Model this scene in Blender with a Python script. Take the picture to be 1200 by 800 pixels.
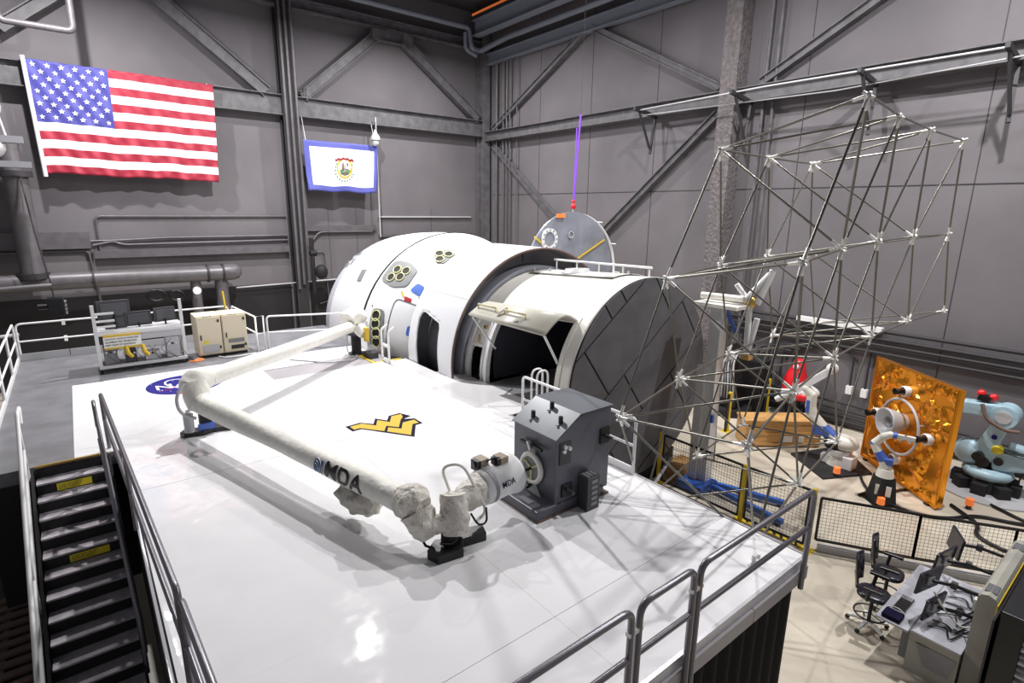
import bpy, math, random
from mathutils import Vector, Matrix
random.seed(7)
PI = math.pi
C = bpy.context.scene.collection
for o in list(bpy.data.objects): bpy.data.objects.remove(o)

# ------------------------------------------------------------------ camera
CAM = Vector((0, 0, 7.0))
_y, _p, _r = math.radians(38.34), math.radians(13.42), math.radians(0.678)
_f = Vector((math.sin(_y)*math.cos(_p), math.cos(_y)*math.cos(_p), -math.sin(_p)))
_rt = Vector((math.cos(_y), -math.sin(_y), 0)); _up = _rt.cross(_f)
_R = _rt*math.cos(_r) + _up*math.sin(_r); _U = -_rt*math.sin(_r) + _up*math.cos(_r)
cam = bpy.data.objects.new('camera', bpy.data.cameras.new('camera')); C.objects.link(cam)
cam.data.sensor_width = 36; cam.data.lens = 644.4/1200*36; cam.data.clip_end = 200
cam.matrix_world = Matrix(((_R.x, _U.x, -_f.x, CAM.x), (_R.y, _U.y, -_f.y, CAM.y), (_R.z, _U.z, -_f.z, CAM.z), (0, 0, 0, 1)))
bpy.context.scene.camera = cam

# ------------------------------------------------------------------ world, lamps of the hall, exposure
w = bpy.data.worlds.new('world'); bpy.context.scene.world = w; w.use_nodes = True
w.node_tree.nodes['Background'].inputs[0].default_value = (.93, .93, 1, 1)
w.node_tree.nodes['Background'].inputs[1].default_value = .19
def bay_lamp(x, y, z, power, size=.3, col=(1, .98, .97)):
    l = bpy.data.lights.new('bay_lamp', 'AREA'); l.shape = 'DISK'; l.size = size; l.energy = power; l.color = col
    o = bpy.data.objects.new('bay_lamp', l); o.location = (x, y, z); C.objects.link(o)
for x, y, p in ((7.2, 18.5, 1900), (0.5, 22.8, 1000), (13.8, 22.5, 800), (13.5, 9.5, 700), (14.5, 3.0, 1100), (16, -4, 400)):
    bay_lamp(x, y, 15.0, p)
vs = bpy.context.scene.view_settings
vs.view_transform = 'Standard'; vs.look = 'None'; vs.gamma = 1; vs.use_curve_mapping = False
vs.exposure = 0.28

# ------------------------------------------------------------------ helpers
class G:
    """collects geometry for ONE mesh object (world coordinates)"""
    def __init__(s): s.v = []; s.f = []; s.sm = []; s.mi = []; s.cur = 0
    def add(s, vs, fs, sm=False, mi=None):
        b = len(s.v); s.v += [tuple(x) for x in vs]
        for f in fs: s.f.append([b+i for i in f]); s.sm.append(sm); s.mi.append(s.cur if mi is None else mi)
        return s
    def box(s, c, d, rz=0, M=None):
        x, y, z = d[0]/2, d[1]/2, d[2]/2
        P = [Vector((i*x, j*y, k*z)) for k in (-1, 1) for i, j in ((-1, -1), (1, -1), (1, 1), (-1, 1))]
        R = M if M is not None else Matrix.Rotation(rz, 3, 'Z')
        return s.add([R @ p + Vector(c) for p in P], [(3, 2, 1, 0), (4, 5, 6, 7), (0, 1, 5, 4), (1, 2, 6, 5), (2, 3, 7, 6), (3, 0, 4, 7)])
    def bb(s, a, b):
        a, b = Vector(a), Vector(b); return s.box((a+b)/2, [abs(b[i]-a[i]) for i in range(3)])
    def beam(s, a, b, w, h, up=(0, 0, 1)):
        a, b = Vector(a), Vector(b); t = (b-a).normalized(); u = Vector(up)
        if abs(t.dot(u)) > .98: u = Vector((1, 0, 0))
        r = t.cross(u).normalized(); u = r.cross(t)
        return s.box((a+b)/2, (w, (b-a).length, h), M=Matrix((r, t, u)).transposed())
    def ibeam(s, a, b, w, h, up=(0, 0, 1), t=.035):
        a, b = Vector(a), Vector(b); d = (b-a).normalized(); u = Vector(up); r = d.cross(u).normalized(); u = r.cross(d)
        s.beam(a+u*(h/2-t/2), b+u*(h/2-t/2), w, t, u); s.beam(a-u*(h/2-t/2), b-u*(h/2-t/2), w, t, u)
        return s.beam(a, b, t, h-2*t, u)
    def frus(s, a, b, r0, r1=None, n=16, caps=True):
        a, b = Vector(a), Vector(b); r1 = r0 if r1 is None else r1
        t = (b-a).normalized(); u = Vector((0, 0, 1)) if abs(t.z) < .95 else Vector((1, 0, 0))
        e = t.cross(u).normalized(); g = e.cross(t)
        V = []
        for c, r in ((a, r0), (b, r1)):
            V += [c + (e*math.cos(2*PI*i/n) + g*math.sin(2*PI*i/n))*r for i in range(n)]
        s.add(V, [(i, (i+1) % n, n+(i+1) % n, n+i) for i in range(n)], True)
        if caps:
            s.add(V[:n], [tuple(range(n-1, -1, -1))]); s.add(V[n:], [tuple(range(n))])
        return s
    def tube(s, pts, r, n=8, closed=False, caps=True):
        pts = [Vector(p) for p in pts]; m = len(pts); rr = r if isinstance(r, (list, tuple)) else [r]*m
        T = []
        for i in range(m):
            if closed: t = pts[(i+1) % m]-pts[i-1]
            else: t = pts[min(i+1, m-1)]-pts[max(i-1, 0)]
            T.append(t.normalized())
        u = Vector((0, 0, 1)) if abs(T[0].z) < .9 else Vector((1, 0, 0))
        V = []
        for i in range(m):
            t = T[i]; e = (u - t*u.dot(t)); e.normalize(); u = e; g = t.cross(e)
            V += [pts[i] + (e*math.cos(2*PI*k/n)+g*math.sin(2*PI*k/n))*rr[i] for k in range(n)]
        F = [(i*n+k, i*n+(k+1) % n, ((i+1) % m)*n+(k+1) % n, ((i+1) % m)*n+k) for i in range(m if closed else m-1) for k in range(n)]
        s.add(V, F, True)
        if caps and not closed:
            s.add(V[:n], [tuple(range(n-1, -1, -1))]); s.add(V[-n:], [tuple(range(n))])
        return s
    def prism(s, poly, M0, h, off=0):
        """poly in a plane; M0 = (origin, ex, ey, en)"""
        o, ex, ey, en = [Vector(q) for q in M0]; n = len(poly)
        V = [o+ex*x+ey*y+en*off for x, y in poly] + [o+ex*x+ey*y+en*(off+h) for x, y in poly]
        F = [tuple(range(n-1, -1, -1)), tuple(range(n, 2*n))] + [(i, (i+1) % n, n+(i+1) % n, n+i) for i in range(n)]
        return s.add(V, F)
    def lathe(s, prof, o, ax, n=32, a0=0, a1=2*PI, ref=None, sm=True):
        """prof: (dist along axis, radius)"""
        o, ax = Vector(o), Vector(ax).normalized(); u = Vector(ref) if ref else (Vector((0, 0, 1)) if abs(ax.z) < .95 else Vector((1, 0, 0)))
        e = (u-ax*u.dot(ax)).normalized(); g = ax.cross(e); full = abs(a1-a0-2*PI) < 1e-6; m = n if full else n+1
        V = [o+ax*d+(e*math.cos(a0+(a1-a0)*k/n)+g*math.sin(a0+(a1-a0)*k/n))*r for d, r in prof for k in range(m)]
        F = [(i*m+k, i*m+(k+1) % m, (i+1)*m+(k+1) % m, (i+1)*m+k) for i in range(len(prof)-1) for k in range(n)]
        return s.add(V, F, sm)
    def ball(s, c, r, n=12, sc=(1, 1, 1)):
        c = Vector(c); V = []; F = []
        for i in range(n//2+1):
            a = PI*i/(n//2)
            V += [c+Vector((math.sin(a)*math.cos(2*PI*k/n)*r*sc[0], math.sin(a)*math.sin(2*PI*k/n)*r*sc[1], math.cos(a)*r*sc[2])) for k in range(n)]
        F = [(i*n+k, (i+1)*n+k, (i+1)*n+(k+1) % n, i*n+(k+1) % n) for i in range(n//2) for k in range(n)]
        return s.add(V, F, True)
    def build(s, name, mat, parent=None, bevel=0, kind=None, label=None):
        me = bpy.data.meshes.new(name); off = WL.get(parent.name, Vector((0, 0, 0))) if parent else Vector((0, 0, 0))
        me.from_pydata([tuple(Vector(v)-off) for v in s.v], [], s.f)
        me.polygons.foreach_set('use_smooth', s.sm); me.polygons.foreach_set('material_index', s.mi); me.update()
        for m in (mat if isinstance(mat, (list, tuple)) else [mat]): me.materials.append(m)
        o = bpy.data.objects.new(name, me); C.objects.link(o)
        WL[o.name] = off
        if parent: o.parent = parent
        if bevel:
            b = o.modifiers.new('bevel', 'BEVEL'); b.width = bevel; b.segments = 2; b.limit_method = 'ANGLE'; b.angle_limit = math.radians(40)
        if kind: o['kind'] = kind
        if label: o['label'] = label
        return o
WL = {}
def thing(name, label, cat, loc=(0, 0, 0), group=None):
    o = bpy.data.objects.new(name, None); o.location = loc; o.empty_display_size = .2; C.objects.link(o)
    WL[o.name] = Vector(loc); o['label'] = label; o['category'] = cat
    if group: o['group'] = group
    return o
def tag(o, label, cat, group=None):
    o['label'] = label; o['category'] = cat
    if group: o['group'] = group
    return o
def struct(o): o['kind'] = 'structure'; return o

def mat(name, col, rough=.5, metal=0, var=0, scale=4, bump=0, bscale=30, coat=0, emit=0, col2=None, dist=.01, stretch=None, spec=None):
    m = bpy.data.materials.new(name); m.use_nodes = True; nt = m.node_tree; N = nt.nodes; L = nt.links; B = N['Principled BSDF']
    B.inputs['Base Color'].default_value = (*col, 1); B.inputs['Roughness'].default_value = rough; B.inputs['Metallic'].default_value = metal
    if spec is not None: B.inputs['Specular IOR Level'].default_value = spec
    if coat: B.inputs['Coat Weight'].default_value = coat; B.inputs['Coat Roughness'].default_value = .08
    if emit: B.inputs['Emission Color'].default_value = (*col, 1); B.inputs['Emission Strength'].default_value = emit
    if var or bump:
        tc = N.new('ShaderNodeTexCoord'); mp = N.new('ShaderNodeMapping'); L.new(tc.outputs['Object'], mp.inputs[0])
        if stretch: mp.inputs['Scale'].default_value = stretch
    if var:
        n = N.new('ShaderNodeTexNoise'); n.inputs['Scale'].default_value = scale; n.inputs['Detail'].default_value = 5; L.new(mp.outputs[0], n.inputs[0])
        r = N.new('ShaderNodeValToRGB'); r.color_ramp.elements[0].position = .35; r.color_ramp.elements[1].position = .65
        c2 = col2 or tuple(c*(1-var) for c in col)
        r.color_ramp.elements[0].color = (*c2, 1); r.color_ramp.elements[1].color = (*(tuple(min(1, c*(1+var*.6)) for c in col) if not col2 else col), 1)
        L.new(n.outputs['Fac'], r.inputs[0]); L.new(r.outputs[0], B.inputs['Base Color'])
    if bump:
        n = N.new('ShaderNodeTexNoise'); n.inputs['Scale'].default_value = bscale; n.inputs['Detail'].default_value = 3; L.new(mp.outputs[0], n.inputs[0])
        b = N.new('ShaderNodeBump'); b.inputs['Strength'].default_value = bump; b.inputs['Distance'].default_value = dist
        L.new(n.outputs['Fac'], b.inputs['Height']); L.new(b.outputs[0], B.inputs['Normal'])
    return m
M = dict(
 wall=mat('wall_paint', (.155, .143, .155), .75, 0, .14, .35, .15, 2.0, dist=.05),
 steel=mat('grey_steel', (.13, .125, .135), .55, 0, .25, 3, .3, 25),
 steel_dk=mat('dark_steel', (.03, .028, .032), .6),
 foam=mat('sprayed_foam', (.17, .15, .155), .9, 0, .25, 6, 1, 9, dist=.08),
 pipe=mat('pipe_grey', (.14, .13, .14), .4, .2, .15, 3),
 concrete=mat('floor_concrete', (.62, .56, .46), .35, 0, .12, .8, .05, 10),
 dkfloor=mat('dark_floor', (.05, .045, .045), .6, 0, .4, 3),
 deck=mat('white_gloss_deck', (.84, .84, .86), .055, 0, .03, 1.2, .5, .8, dist=.06, spec=.3),
 greymat=mat('grey_platform', (.17, .17, .185), .55, 0, .2, 2, .2, 40),
 fascia=mat('fascia', (.38, .36, .38), .4),
 curtain=mat('black_curtain', (.006, .004, .006), .8),
 rail=mat('painted_rail', (.62, .62, .66), .3, .3),
 raildk=mat('grey_rail', (.20, .19, .215), .3, .5),
 alu=mat('aluminium', (.74, .74, .74), .4, .15),
 white=mat('white_paint', (.86, .86, .87), .35, 0, .03, 3),
 cream=mat('warm_white_cylinder', (.84, .82, .76), .3, 0, .06, 2),
 caps=mat('white_capsule', (.82, .83, .86), .4),
 capgrey=mat('pale_grey', (.5, .52, .57), .45),
 panelgrey=mat('window_surround', (.19, .20, .21), .5),
 ringy=mat('yellow_green_ring', (.62, .62, .33), .4),
 black=mat('black', (.008, .008, .010), .35),
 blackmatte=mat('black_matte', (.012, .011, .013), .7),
 inside=mat('dark_interior', (.055, .052, .07), .6, 0, .15, 2),
 tile=mat('slate_tile', (.115, .112, .125), .6, 0, .12, 2),
 seam=mat('brown_seam', (.012, .008, .010), .8),
 brownedge=mat('brown_edge', (.16, .10, .085), .6),
 red=mat('red', (.45, .015, .03), .4),
 redbr=mat('bright_red', (.75, .02, .03), .25),
 blue=mat('decal_blue', (.05, .14, .55), .5),
 navy=mat('navy', (.008, .005, .03), .7, spec=.1),
 nasab=mat('logo_blue', (.018, .014, .20), .6, spec=.15),
 gold=mat('logo_gold', (.66, .45, .05), .6, spec=.2),
 yel=mat('safety_yellow', (.85, .62, .03), .4),
 yelsign=mat('sign_yellow', (.8, .66, .03), .5),
 flagr=mat('flag_red', (.36, .02, .045), .6), flagw=mat('flag_white', (.85, .84, .88), .6), flagb=mat('flag_blue', (.055, .055, .29), .6),
 flagbl=mat('border_blue', (.10, .11, .42), .6),
 green=mat('seal_green', (.12, .28, .13), .6),
 dkred=mat('ribbon_red', (.28, .02, .03), .6),
 blanket=mat('white_thermal_cloth', (.74, .72, .66), .6, 0, .1, 6, .7, 8, dist=.04),
 cloth=mat('arm_cloth', (.80, .785, .73), .55, 0, .06, 8, .5, 14, dist=.02),
 cloth2=mat('creased_cloth', (.66, .63, .57), .6, 0, .12, 8, 1.0, 9, dist=.06),
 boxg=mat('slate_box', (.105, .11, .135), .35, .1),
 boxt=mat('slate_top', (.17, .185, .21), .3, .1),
 dkgrey=mat('dark_grey', (.05, .048, .055), .5),
 midgrey=mat('mid_grey', (.22, .22, .24), .5),
 ltgrey=mat('light_grey', (.5, .5, .52), .4),
 metal=mat('brushed_disc', (.34, .36, .42), .3, .25, .2, 1.5, .2, 3),
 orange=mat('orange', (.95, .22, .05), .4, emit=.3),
 beige=mat('cabinet_beige', (.72, .64, .48), .45),
 sign=mat('sign_white', (.85, .85, .8), .5),
 strut=mat('strut_tube', (.20, .19, .165), .28, .6),
 node=mat('strut_node', (.82, .81, .78), .3, .4),
 purple=mat('purple_sling', (.22, .06, .62), .6),
 foil=mat('gold_foil', (.92, .36, .03), .2, .9),
 motob=mat('robot_blue_white', (.42, .60, .70), .35, 0, .05, 3),
 robw=mat('robot_white', (.75, .73, .66), .35),
 robb=mat('robot_blue', (.06, .13, .48), .4),
 liftb=mat('lift_blue', (.02, .12, .50), .4),
 wood=mat('crate_wood', (.60, .34, .12), .6, 0, .15, 3, stretch=(1, 1, 8)),
 console=mat('console_grey', (.36, .35, .31), .5),
 desk=mat('desk_top', (.42, .42, .47), .4),
 screen=mat('monitor_black', (.02, .018, .03), .25),
 brass=mat('brass', (.55, .38, .12), .3, .8),
 glass=mat('lamp_glass', (.55, .55, .56), .15),
 brown=mat('dark_brown_pallet', (.16, .11, .09), .7),
 steel_tread=mat('steel_tread', (.42, .39, .43), .75, 0, .2, 6),
 hatchc=mat('hatch_cream', (.55, .53, .46), .35),
 handle=mat('pale_brass', (.60, .54, .34), .35),
 camc=mat('camera_brown', (.30, .24, .17), .4),
 shellgrey=mat('shell_grey', (.075, .075, .085), .5),
 mesh=mat('fence_wire', (.13, .10, .075), .5, .3),
 ceil=mat('ceiling_dark', (.05, .05, .06), .8),
 bluegrey=mat('duct_blue_grey', (.22, .24, .29), .45),
)
def arc(c, r, a0, a1, ex, ey, n=6):
    c, ex, ey = Vector(c), Vector(ex), Vector(ey)
    return [c+ex*math.cos(a0+(a1-a0)*i/n)*r+ey*math.sin(a0+(a1-a0)*i/n)*r for i in range(n+1)]
def rounded(pts, r, n=5):
    pts = [Vector(p) for p in pts]; out = [pts[0]]
    for a, b, c in zip(pts, pts[1:], pts[2:]):
        u = (a-b); v = (c-b); d = min(r, u.length/2, v.length/2); p = b+u.normalized()*d; q = b+v.normalized()*d
        for i in range(n+1):
            t = i/n; out.append(p*(1-t)**2+b*2*t*(1-t)+q*t*t)
    return out+[pts[-1]]

D = 2.6      # deck height
XB, YA = 19.7, 27.7

# ================================================================== SETTING
struct(G().bb((-14, -12, -.2), (XB+.4, YA+.4, 0)).build('floor', M['concrete']))
struct(G().bb((-14, YA, 0), (XB+.4, YA+.3, 17.5)).build('wall_back', M['wall']))
struct(G().bb((XB, -12, 0), (XB+.3, YA, 17.5)).build('wall_right', M['wall']))
struct(G().bb((-14, -12, 17.5), (XB+.4, YA+.4, 17.8)).build('ceiling', M['ceil']))
for x0, x1 in ((-14, 8.1), (9.0, 13.0)): G().bb((x0, YA-.03, 0), (x1, YA, 3.45)).build('dark_lower_band', M['blackmatte'], bpy.data.objects['wall_back'])  # thin near-black sheets make the back wall darker towards the bottom
# panel joints of the walls: thin cover strips, children of the wall
wb = bpy.data.objects['wall_back']; wr = bpy.data.objects['wall_right']
for x in (-3.4, 10.15, 11.6, 13.0, 16.0): G().bb((x-.007, YA-.012, 3.5), (x+.007, YA, 7 if x > 9 else 11)).build('joint_strip', M['steel_dk'], wb)
for y in (4.5, 15.45, 19.2, 1.2, 9.4, 22.8): G().bb((XB-.012, y-.009, 0), (XB, y+.009, 17)).build('joint_strip', M['steel_dk'], wr)
G().bb((XB-.012, -8, 7.83), (XB, 26.9, 7.86)).build('joint_strip', M['steel_dk'], wr)

def steel(name, label, cat, g, m='steel', group=None): return tag(g.build(name, M[m]), label, cat, group)
# back wall framing
YF = 27.2
steel('steel_beam', 'long grey horizontal beam behind the striped flag on the back wall', 'beam', G().ibeam((-13, 27.35, 11.48), (19.2, 27.35, 11.48), .5, .86))
steel('steel_beam', 'upper grey horizontal beam over the V braces of the back wall', 'beam', G().ibeam((-13, 27.3, 15.72), (19.2, 27.3, 15.72), .5, .45))
steel('steel_column', 'dark column on the back wall between the two flags', 'column', G().ibeam((8.45, 27.3, 0), (8.45, 27.3, 17.5), .55, .5, up=(0, 1, 0)), 'steel_dk')
steel('steel_column', 'grey corner column where the two walls meet', 'column', G().ibeam((19.25, 27.2, 0), (19.25, 27.2, 17.5), .5, .6, up=(0, 1, 0)))
for i, x in enumerate((8.28, 8.52, 8.78)):
    steel('wall_pipe', ['leftmost vertical pipe on the column between the flags', 'middle vertical pipe on the column between the flags', 'rightmost vertical pipe on the column between the flags'][i], 'pipe', G().frus((x, 26.95, 3.2+i*.2), (x, 26.95, 17.5), .065, n=10), 'pipe', 'pipes on the dark column')
steel('brace_beam', 'left leg of the V brace right of the small flag, rising from column', 'brace', G().ibeam((9.15, 27.3, 11.95), (12.95, 27.3, 15.2), .34, .45))
steel('brace_beam', 'short level top of the V brace on the back wall', 'brace', G().ibeam((12.75, 27.3, 15.2), (14.75, 27.3, 15.25), .34, .5))
steel('brace_beam', 'right leg of the V brace falling toward the hall corner', 'brace', G().ibeam((14.4, 27.3, 15.2), (18.95, 27.3, 11.95), .34, .45))
steel('brace_beam', 'diagonal brace above the striped flag falling to the dark column', 'brace', G().ibeam((2.2, 27.3, 16.1), (7.6, 27.3, 11.95), .34, .5))
steel('brace_beam', 'diagonal brace above the left end of the striped flag', 'brace', G().ibeam((-1.0, 27.3, 12.9), (3.0, 27.3, 16.2), .3, .4))
steel('gusset_plate', 'left gusset plate at the top of the V brace on back wall', 'plate', G().bb((12.65, 27.05, 14.95), (13.2, 27.5, 15.45)))
steel('gusset_plate', 'right gusset plate at the top of the V brace on back wall', 'plate', G().bb((14.3, 27.05, 14.98), (14.85, 27.5, 15.48)))
vb = [o for o in bpy.data.objects if o.name.startswith('brace_beam')][0]
for i in range(6): G().box((9.15+.12*(i % 2), 27.1, 12.0+.12*(i//2)), (.05, .06, .05)).build('bolt', M['steel_dk'], vb)
steel('hanger_rod', 'thin vertical rod beside the small framed flag', 'rod', G().frus((12.62, 27.08, 5.56), (12.62, 27.08, 11.4), .035, n=8), 'ltgrey')
# low duct bands and conduits on the back wall
steel('wall_channel', 'wide channel band low on the back wall left of the conduit loop', 'channel', G().bb((-6, 27.45, 5.35), (.55, 27.7, 5.98)), 'pipe')
steel('wall_channel', 'square channel under the conduits between big pipe and column', 'channel', G().bb((.6, 27.4, 4.95), (8.1, 27.7, 5.24)), 'pipe')
steel('wall_channel', 'square channel right of the column behind the white capsule', 'channel', G().bb((9.0, 27.5, 5.9), (12.6, 27.7, 6.15)), 'pipe')
steel('wall_channel', 'thin ledge running behind the capsule to the corner', 'channel', G().bb((12.8, 27.5, 5.55), (18.6, 27.7, 5.68)), 'pipe')
steel('wall_channel', 'long thin rail at flag height near the corner above capsule', 'channel', G().bb((12.8, 27.55, 6.55), (18.6, 27.7, 6.62)), 'ltgrey')
def conduit(label, pts, r=.04, m='pipe', rad=.2, cat='conduit', name='conduit', n=8, group=None):
    return tag(G().tube(rounded(pts, rad), r, n).build(name, M[m]), label, cat, group)
conduit('conduit looping up over the low channel on the back wall', [(.82, 27.65, 5.26), (.82, 27.62, 6.58), (8.1, 27.62, 6.6)])
conduit('upper long conduit above the square channel on back wall', [(.1, 27.6, 5.62), (1.2, 27.6, 5.62), (3.2, 27.6, 5.7), (8.1, 27.6, 5.72)], .05)
conduit('lower long conduit dipping above the square channel on back wall', [(.6, 27.6, 5.45), (1.3, 27.6, 5.6), (1.6, 27.6, 5.45), (8.1, 27.6, 5.5)], .05)
conduit('conduit bending down from the channel band behind the big pipe', [(-3, 27.6, 5.25), (.45, 27.6, 5.25), (.6, 27.6, 2.6)], .05)
conduit('conduit stepping off the column behind the capsule cap', [(8.95, 27.55, 5.1), (9.6, 27.55, 5.85), (12.4, 27.55, 5.85)], .05)
conduit('small hooked conduit right of the dark column', [(9.0, 27.6, 4.9), (9.8, 27.6, 4.9), (9.9, 27.6, 2.4), (9.4, 27.6, 2.3)], .03)
conduit('pale service pipe crossing low behind the rails to the capsule', [(5.6, 27.5, 3.4), (11.5, 27.5, 3.5)], .035, 'ltgrey')
# big pipe group on the left
t = thing('large_pipe', 'large horizontal grey pipe with capped elbow along the back wall', 'pipe', (2, 26.8, 4.2))
G().frus((-6, 26.8, 4.2), (5.1, 26.8, 4.2), .33, n=24).build('pipe_run', M['pipe'], t)
G().lathe([(0, .36), (.4, .36), (.6, .3), (.72, .16), (.76, .01)], (5.0, 26.8, 4.22), (1, 0, 0), 20).build('end_cap', M['pipe'], t)
for x in (.4, 4.35, 4.95): G().lathe([(0, .33), (0, .38), (.08, .38), (.08, .33)], (x, 26.8, 4.2), (1, 0, 0), 24, sm=False).build('pipe_band', M['steel_dk'], t)
G().frus((3.9, 26.9, 4.2), (3.9, 26.9, 2.2), .2, n=14).build('support_leg', M['pipe'], t)
G().frus((4.9, 26.9, 4.2), (4.9, 26.9, 2.2), .26, n=14).build('support_leg', M['pipe'], t)
t = thing('large_pipe', 'large vertical flanged pipe at the left edge of the back wall', 'pipe', (-1.3, 26.8, 4.5))
G().frus((-1.3, 26.8, 4.3), (-1.3, 26.8, 8.0), .36, n=24).build('pipe_run', M['pipe'], t)
G().frus((-1.3, 26.8, 7.95), (-1.3, 26.8, 8.15), .5, n=24).build('flange', M['steel_dk'], t)
G().frus((-1.3, 26.8, 4.35), (-1.3, 26.8, 4.55), .5, n=24).build('flange', M['steel_dk'], t)
G().frus((-1.35, 26.8, 8.15), (-1.35, 26.8, 9.1), .3, n=24).build('pipe_neck', M['pipe'], t)
t = thing('bay_light_fixture', 'cluster of round glass lamps at the left edge beside the flag', 'lamp', (-1.5, 25.6, 9))
for z, r in ((10.1, .5), (8.9, .45)): G().ball((-1.75, 25.6, z), r, 20).build('lamp_globe', M['glass'], t)
G().bb((-2.2, 25.3, 8.98), (-.85, 25.7, 9.2)).build('mount_plate', M['midgrey'], t)
G().bb((-2.2, 25.3, 8.2), (-.75, 25.7, 8.4)).build('mount_plate', M['midgrey'], t)
G().tube([(-1.45, 25.5, 10.4), (-1.25, 25.5, 9.0)], .04).build('bracket_rod', M['ltgrey'], t)
# upper-left frame pipe
conduit('square bent pipe frame in the upper left corner', [(-1.0, 26.0, 17), (-.95, 26.0, 12.85), (1.0, 26.0, 12.85), (1.05, 26.0, 17)], .11, 'pipe', .2, 'pipe', 'bent_pipe', 12)
# top of the corner
conduit('painted pipe running high along the back wall and dropping at the corner', [(8, 26.6, 16.35), (17.9, 26.6, 16.3), (17.9, 26.4, 15.3), (18.6, 26.6, 15.3), (18.86, 24.5, 15.6), (18.86, -6, 15.6)], .13, 'bluegrey', .25, 'pipe', 'corner_pipe', 12)
conduit('short parallel elbow pipe beside the corner drop', [(17.6, 26.5, 16.0), (17.6, 26.5, 15.2), (18.3, 26.5, 15.0)], .1, 'bluegrey', .25, 'pipe', 'corner_pipe', 12)
t = thing('runway_beam', 'crane runway beam high on the right wall with an orange rail', 'beam', (18.4, 10, 16))
G().ibeam((18.3, -8, 16.3), (18.3, 26.6, 16.3), .5, .75).build('beam_body', M['bluegrey'], t)
G().bb((18.1, -8, 16.85), (18.3, 26.6, 17.0)).build('orange_rail', M['orange'], t)
G().bb((18.0, -8, 16.7), (18.5, 26.6, 16.83)).build('cap_channel', M['steel_dk'], t)
# right wall framing
XF = 19.25
steel('steel_beam', 'long grey beam on the right wall from the corner past the foam column', 'beam', G().ibeam((XF+.1, -8, 11.03), (XF+.1, 27, 11.03), .5, .5))
steel('steel_beam', 'upper pale beam under the corner pipe on the right wall', 'beam', G().ibeam((XF+.15, -8, 15.05), (XF+.15, 27, 15.05), .35, .55), 'bluegrey')
for lab, a, b in (('brace on the right wall rising from the corner to the upper beam', (26.6, 11.4), (19.4, 15.0)),
                  ('brace on the right wall falling to the foam column', (19.2, 15.0), (12.5, 11.5)),
                  ('brace under the right wall beam falling from the corner behind the steel disc', (26.6, 10.6), (20.6, 6.2)),
                  ('brace under the beam rising from the disc to the foam column', (18.2, 5.8), (12.2, 10.8)),
                  ('brace rising right of the foam column', (10.9, 11.4), (4.0, 15.0))):
    steel('brace_beam', lab, 'brace', G().ibeam((XF+.25, a[0], a[1]), (XF+.25, b[0], b[1]), .25, .28))
steel('foam_column', 'rough sprayed grey column on the right wall behind the strut tower', 'column', G().bb((19.0, 11.55, 0), (19.7, 12.18, 17.5)), 'foam')
for i, (y, r) in enumerate(((26.2, .06), (25.6, .045), (25.3, .045), (25.0, .045), (24.4, .03))):
    steel('wall_pipe', ['nearest to the corner vertical pipe on right wall', 'second vertical pipe from the corner on right wall', 'third vertical pipe from the corner on right wall', 'fourth vertical pipe from the corner on right wall', 'thin fifth vertical pipe from the corner on right wall'][i], 'pipe', G().frus((19.45, y, 3), (19.45, y, 15.0), r, n=8), 'pipe', 'pipes beside the corner')
for i, y in enumerate((10.75, 10.4)):
    steel('wall_pipe', ['left of two tall dark pipes right of the foam column', 'right of two tall dark pipes right of the foam column'][i], 'pipe', G().frus((19.5, y, 2.2), (19.5, y, 17), .055, n=8), 'steel')
# angle brackets carrying the cable trays under the beam
for i, y in enumerate((15.2, 11.1, 7.2, 4.0, 1.4)):
    t = thing('wall_bracket', ['dark triangular bracket left of the foam column', 'dark triangular bracket just right of the foam column', 'dark triangular bracket above the top of the strut tower', 'dark triangular bracket near the right edge under the beam', 'dark triangular bracket outside the last bay'][i], 'bracket', (18.6, y, 11), 'brackets under the beam')
    G().beam((19.4, y, 10.75), (18.0, y, 10.95), .1, .14).build('arm', M['steel_dk'], t)
    G().beam((18.3, y, 10.85), (18.95, y-.1, 9.5), .07, .07).build('stay', M['steel_dk'], t)
    G().beam((19.3, y, 10.7), (19.0, y-.1, 9.3), .09, .09).build('hanger', M['steel_dk'], t)
conduit('thin pale cable strung along the brackets under the beam', [(18.3, 15.2, 10.9), (18.25, 10, 10.98), (18.3, 4, 10.95)], .03, 'ltgrey', .1, 'cable', 'bracing_cable')
conduit('lower slack cable strung under the right wall beam', [(18.6, 15.2, 10.75), (18.6, 8, 10.6), (18.6, 1.4, 10.85)], .02, 'ltgrey', .1, 'cable', 'bracing_cable')
# low conduits of the right wall
for i, (z, r, x) in enumerate(((3.45, .06, 19.5), (3.2, .06, 19.5), (3.0, .05, 19.5), (2.75, .05, 19.52))):
    conduit(['top dark conduit of the four behind the gold panel', 'second dark conduit of the four behind the gold panel', 'third dark conduit of the four behind the gold panel', 'lowest dark conduit of the four behind the gold panel'][i], [(x, 11.2, z), (x, -6, z)], r, 'steel_dk', .1, group='upper conduits on the right wall')
for i, z in enumerate((.85, .62, .42, .25)):
    conduit(['top of the low conduits near the floor', 'second of the low conduits near the floor', 'third of the low conduits near the floor', 'lowest of the low conduits near the floor'][i]+' on the right wall', [(19.5, 11.2, z), (19.5, -6, z)], .045, 'steel_dk', .1, group='low conduits on the right wall')
for i, y in enumerate((6.7, 6.25)):
    conduit(['left', 'right'][i]+' conduit dropping to a white outlet box on the right wall', [(19.58, y+.5*(1-i), 2.75), (19.58, y, 2.4), (19.58, y, 1.4)], .035, 'steel_dk', .15)
    tag(G().bb((19.5, y-.09, 1.2), (19.66, y+.09, 1.48)).build('outlet_box', M['white'], bevel=.01), ['left', 'right'][i]+' white outlet box on the dark right wall', 'outlet', 'outlet boxes')
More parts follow.
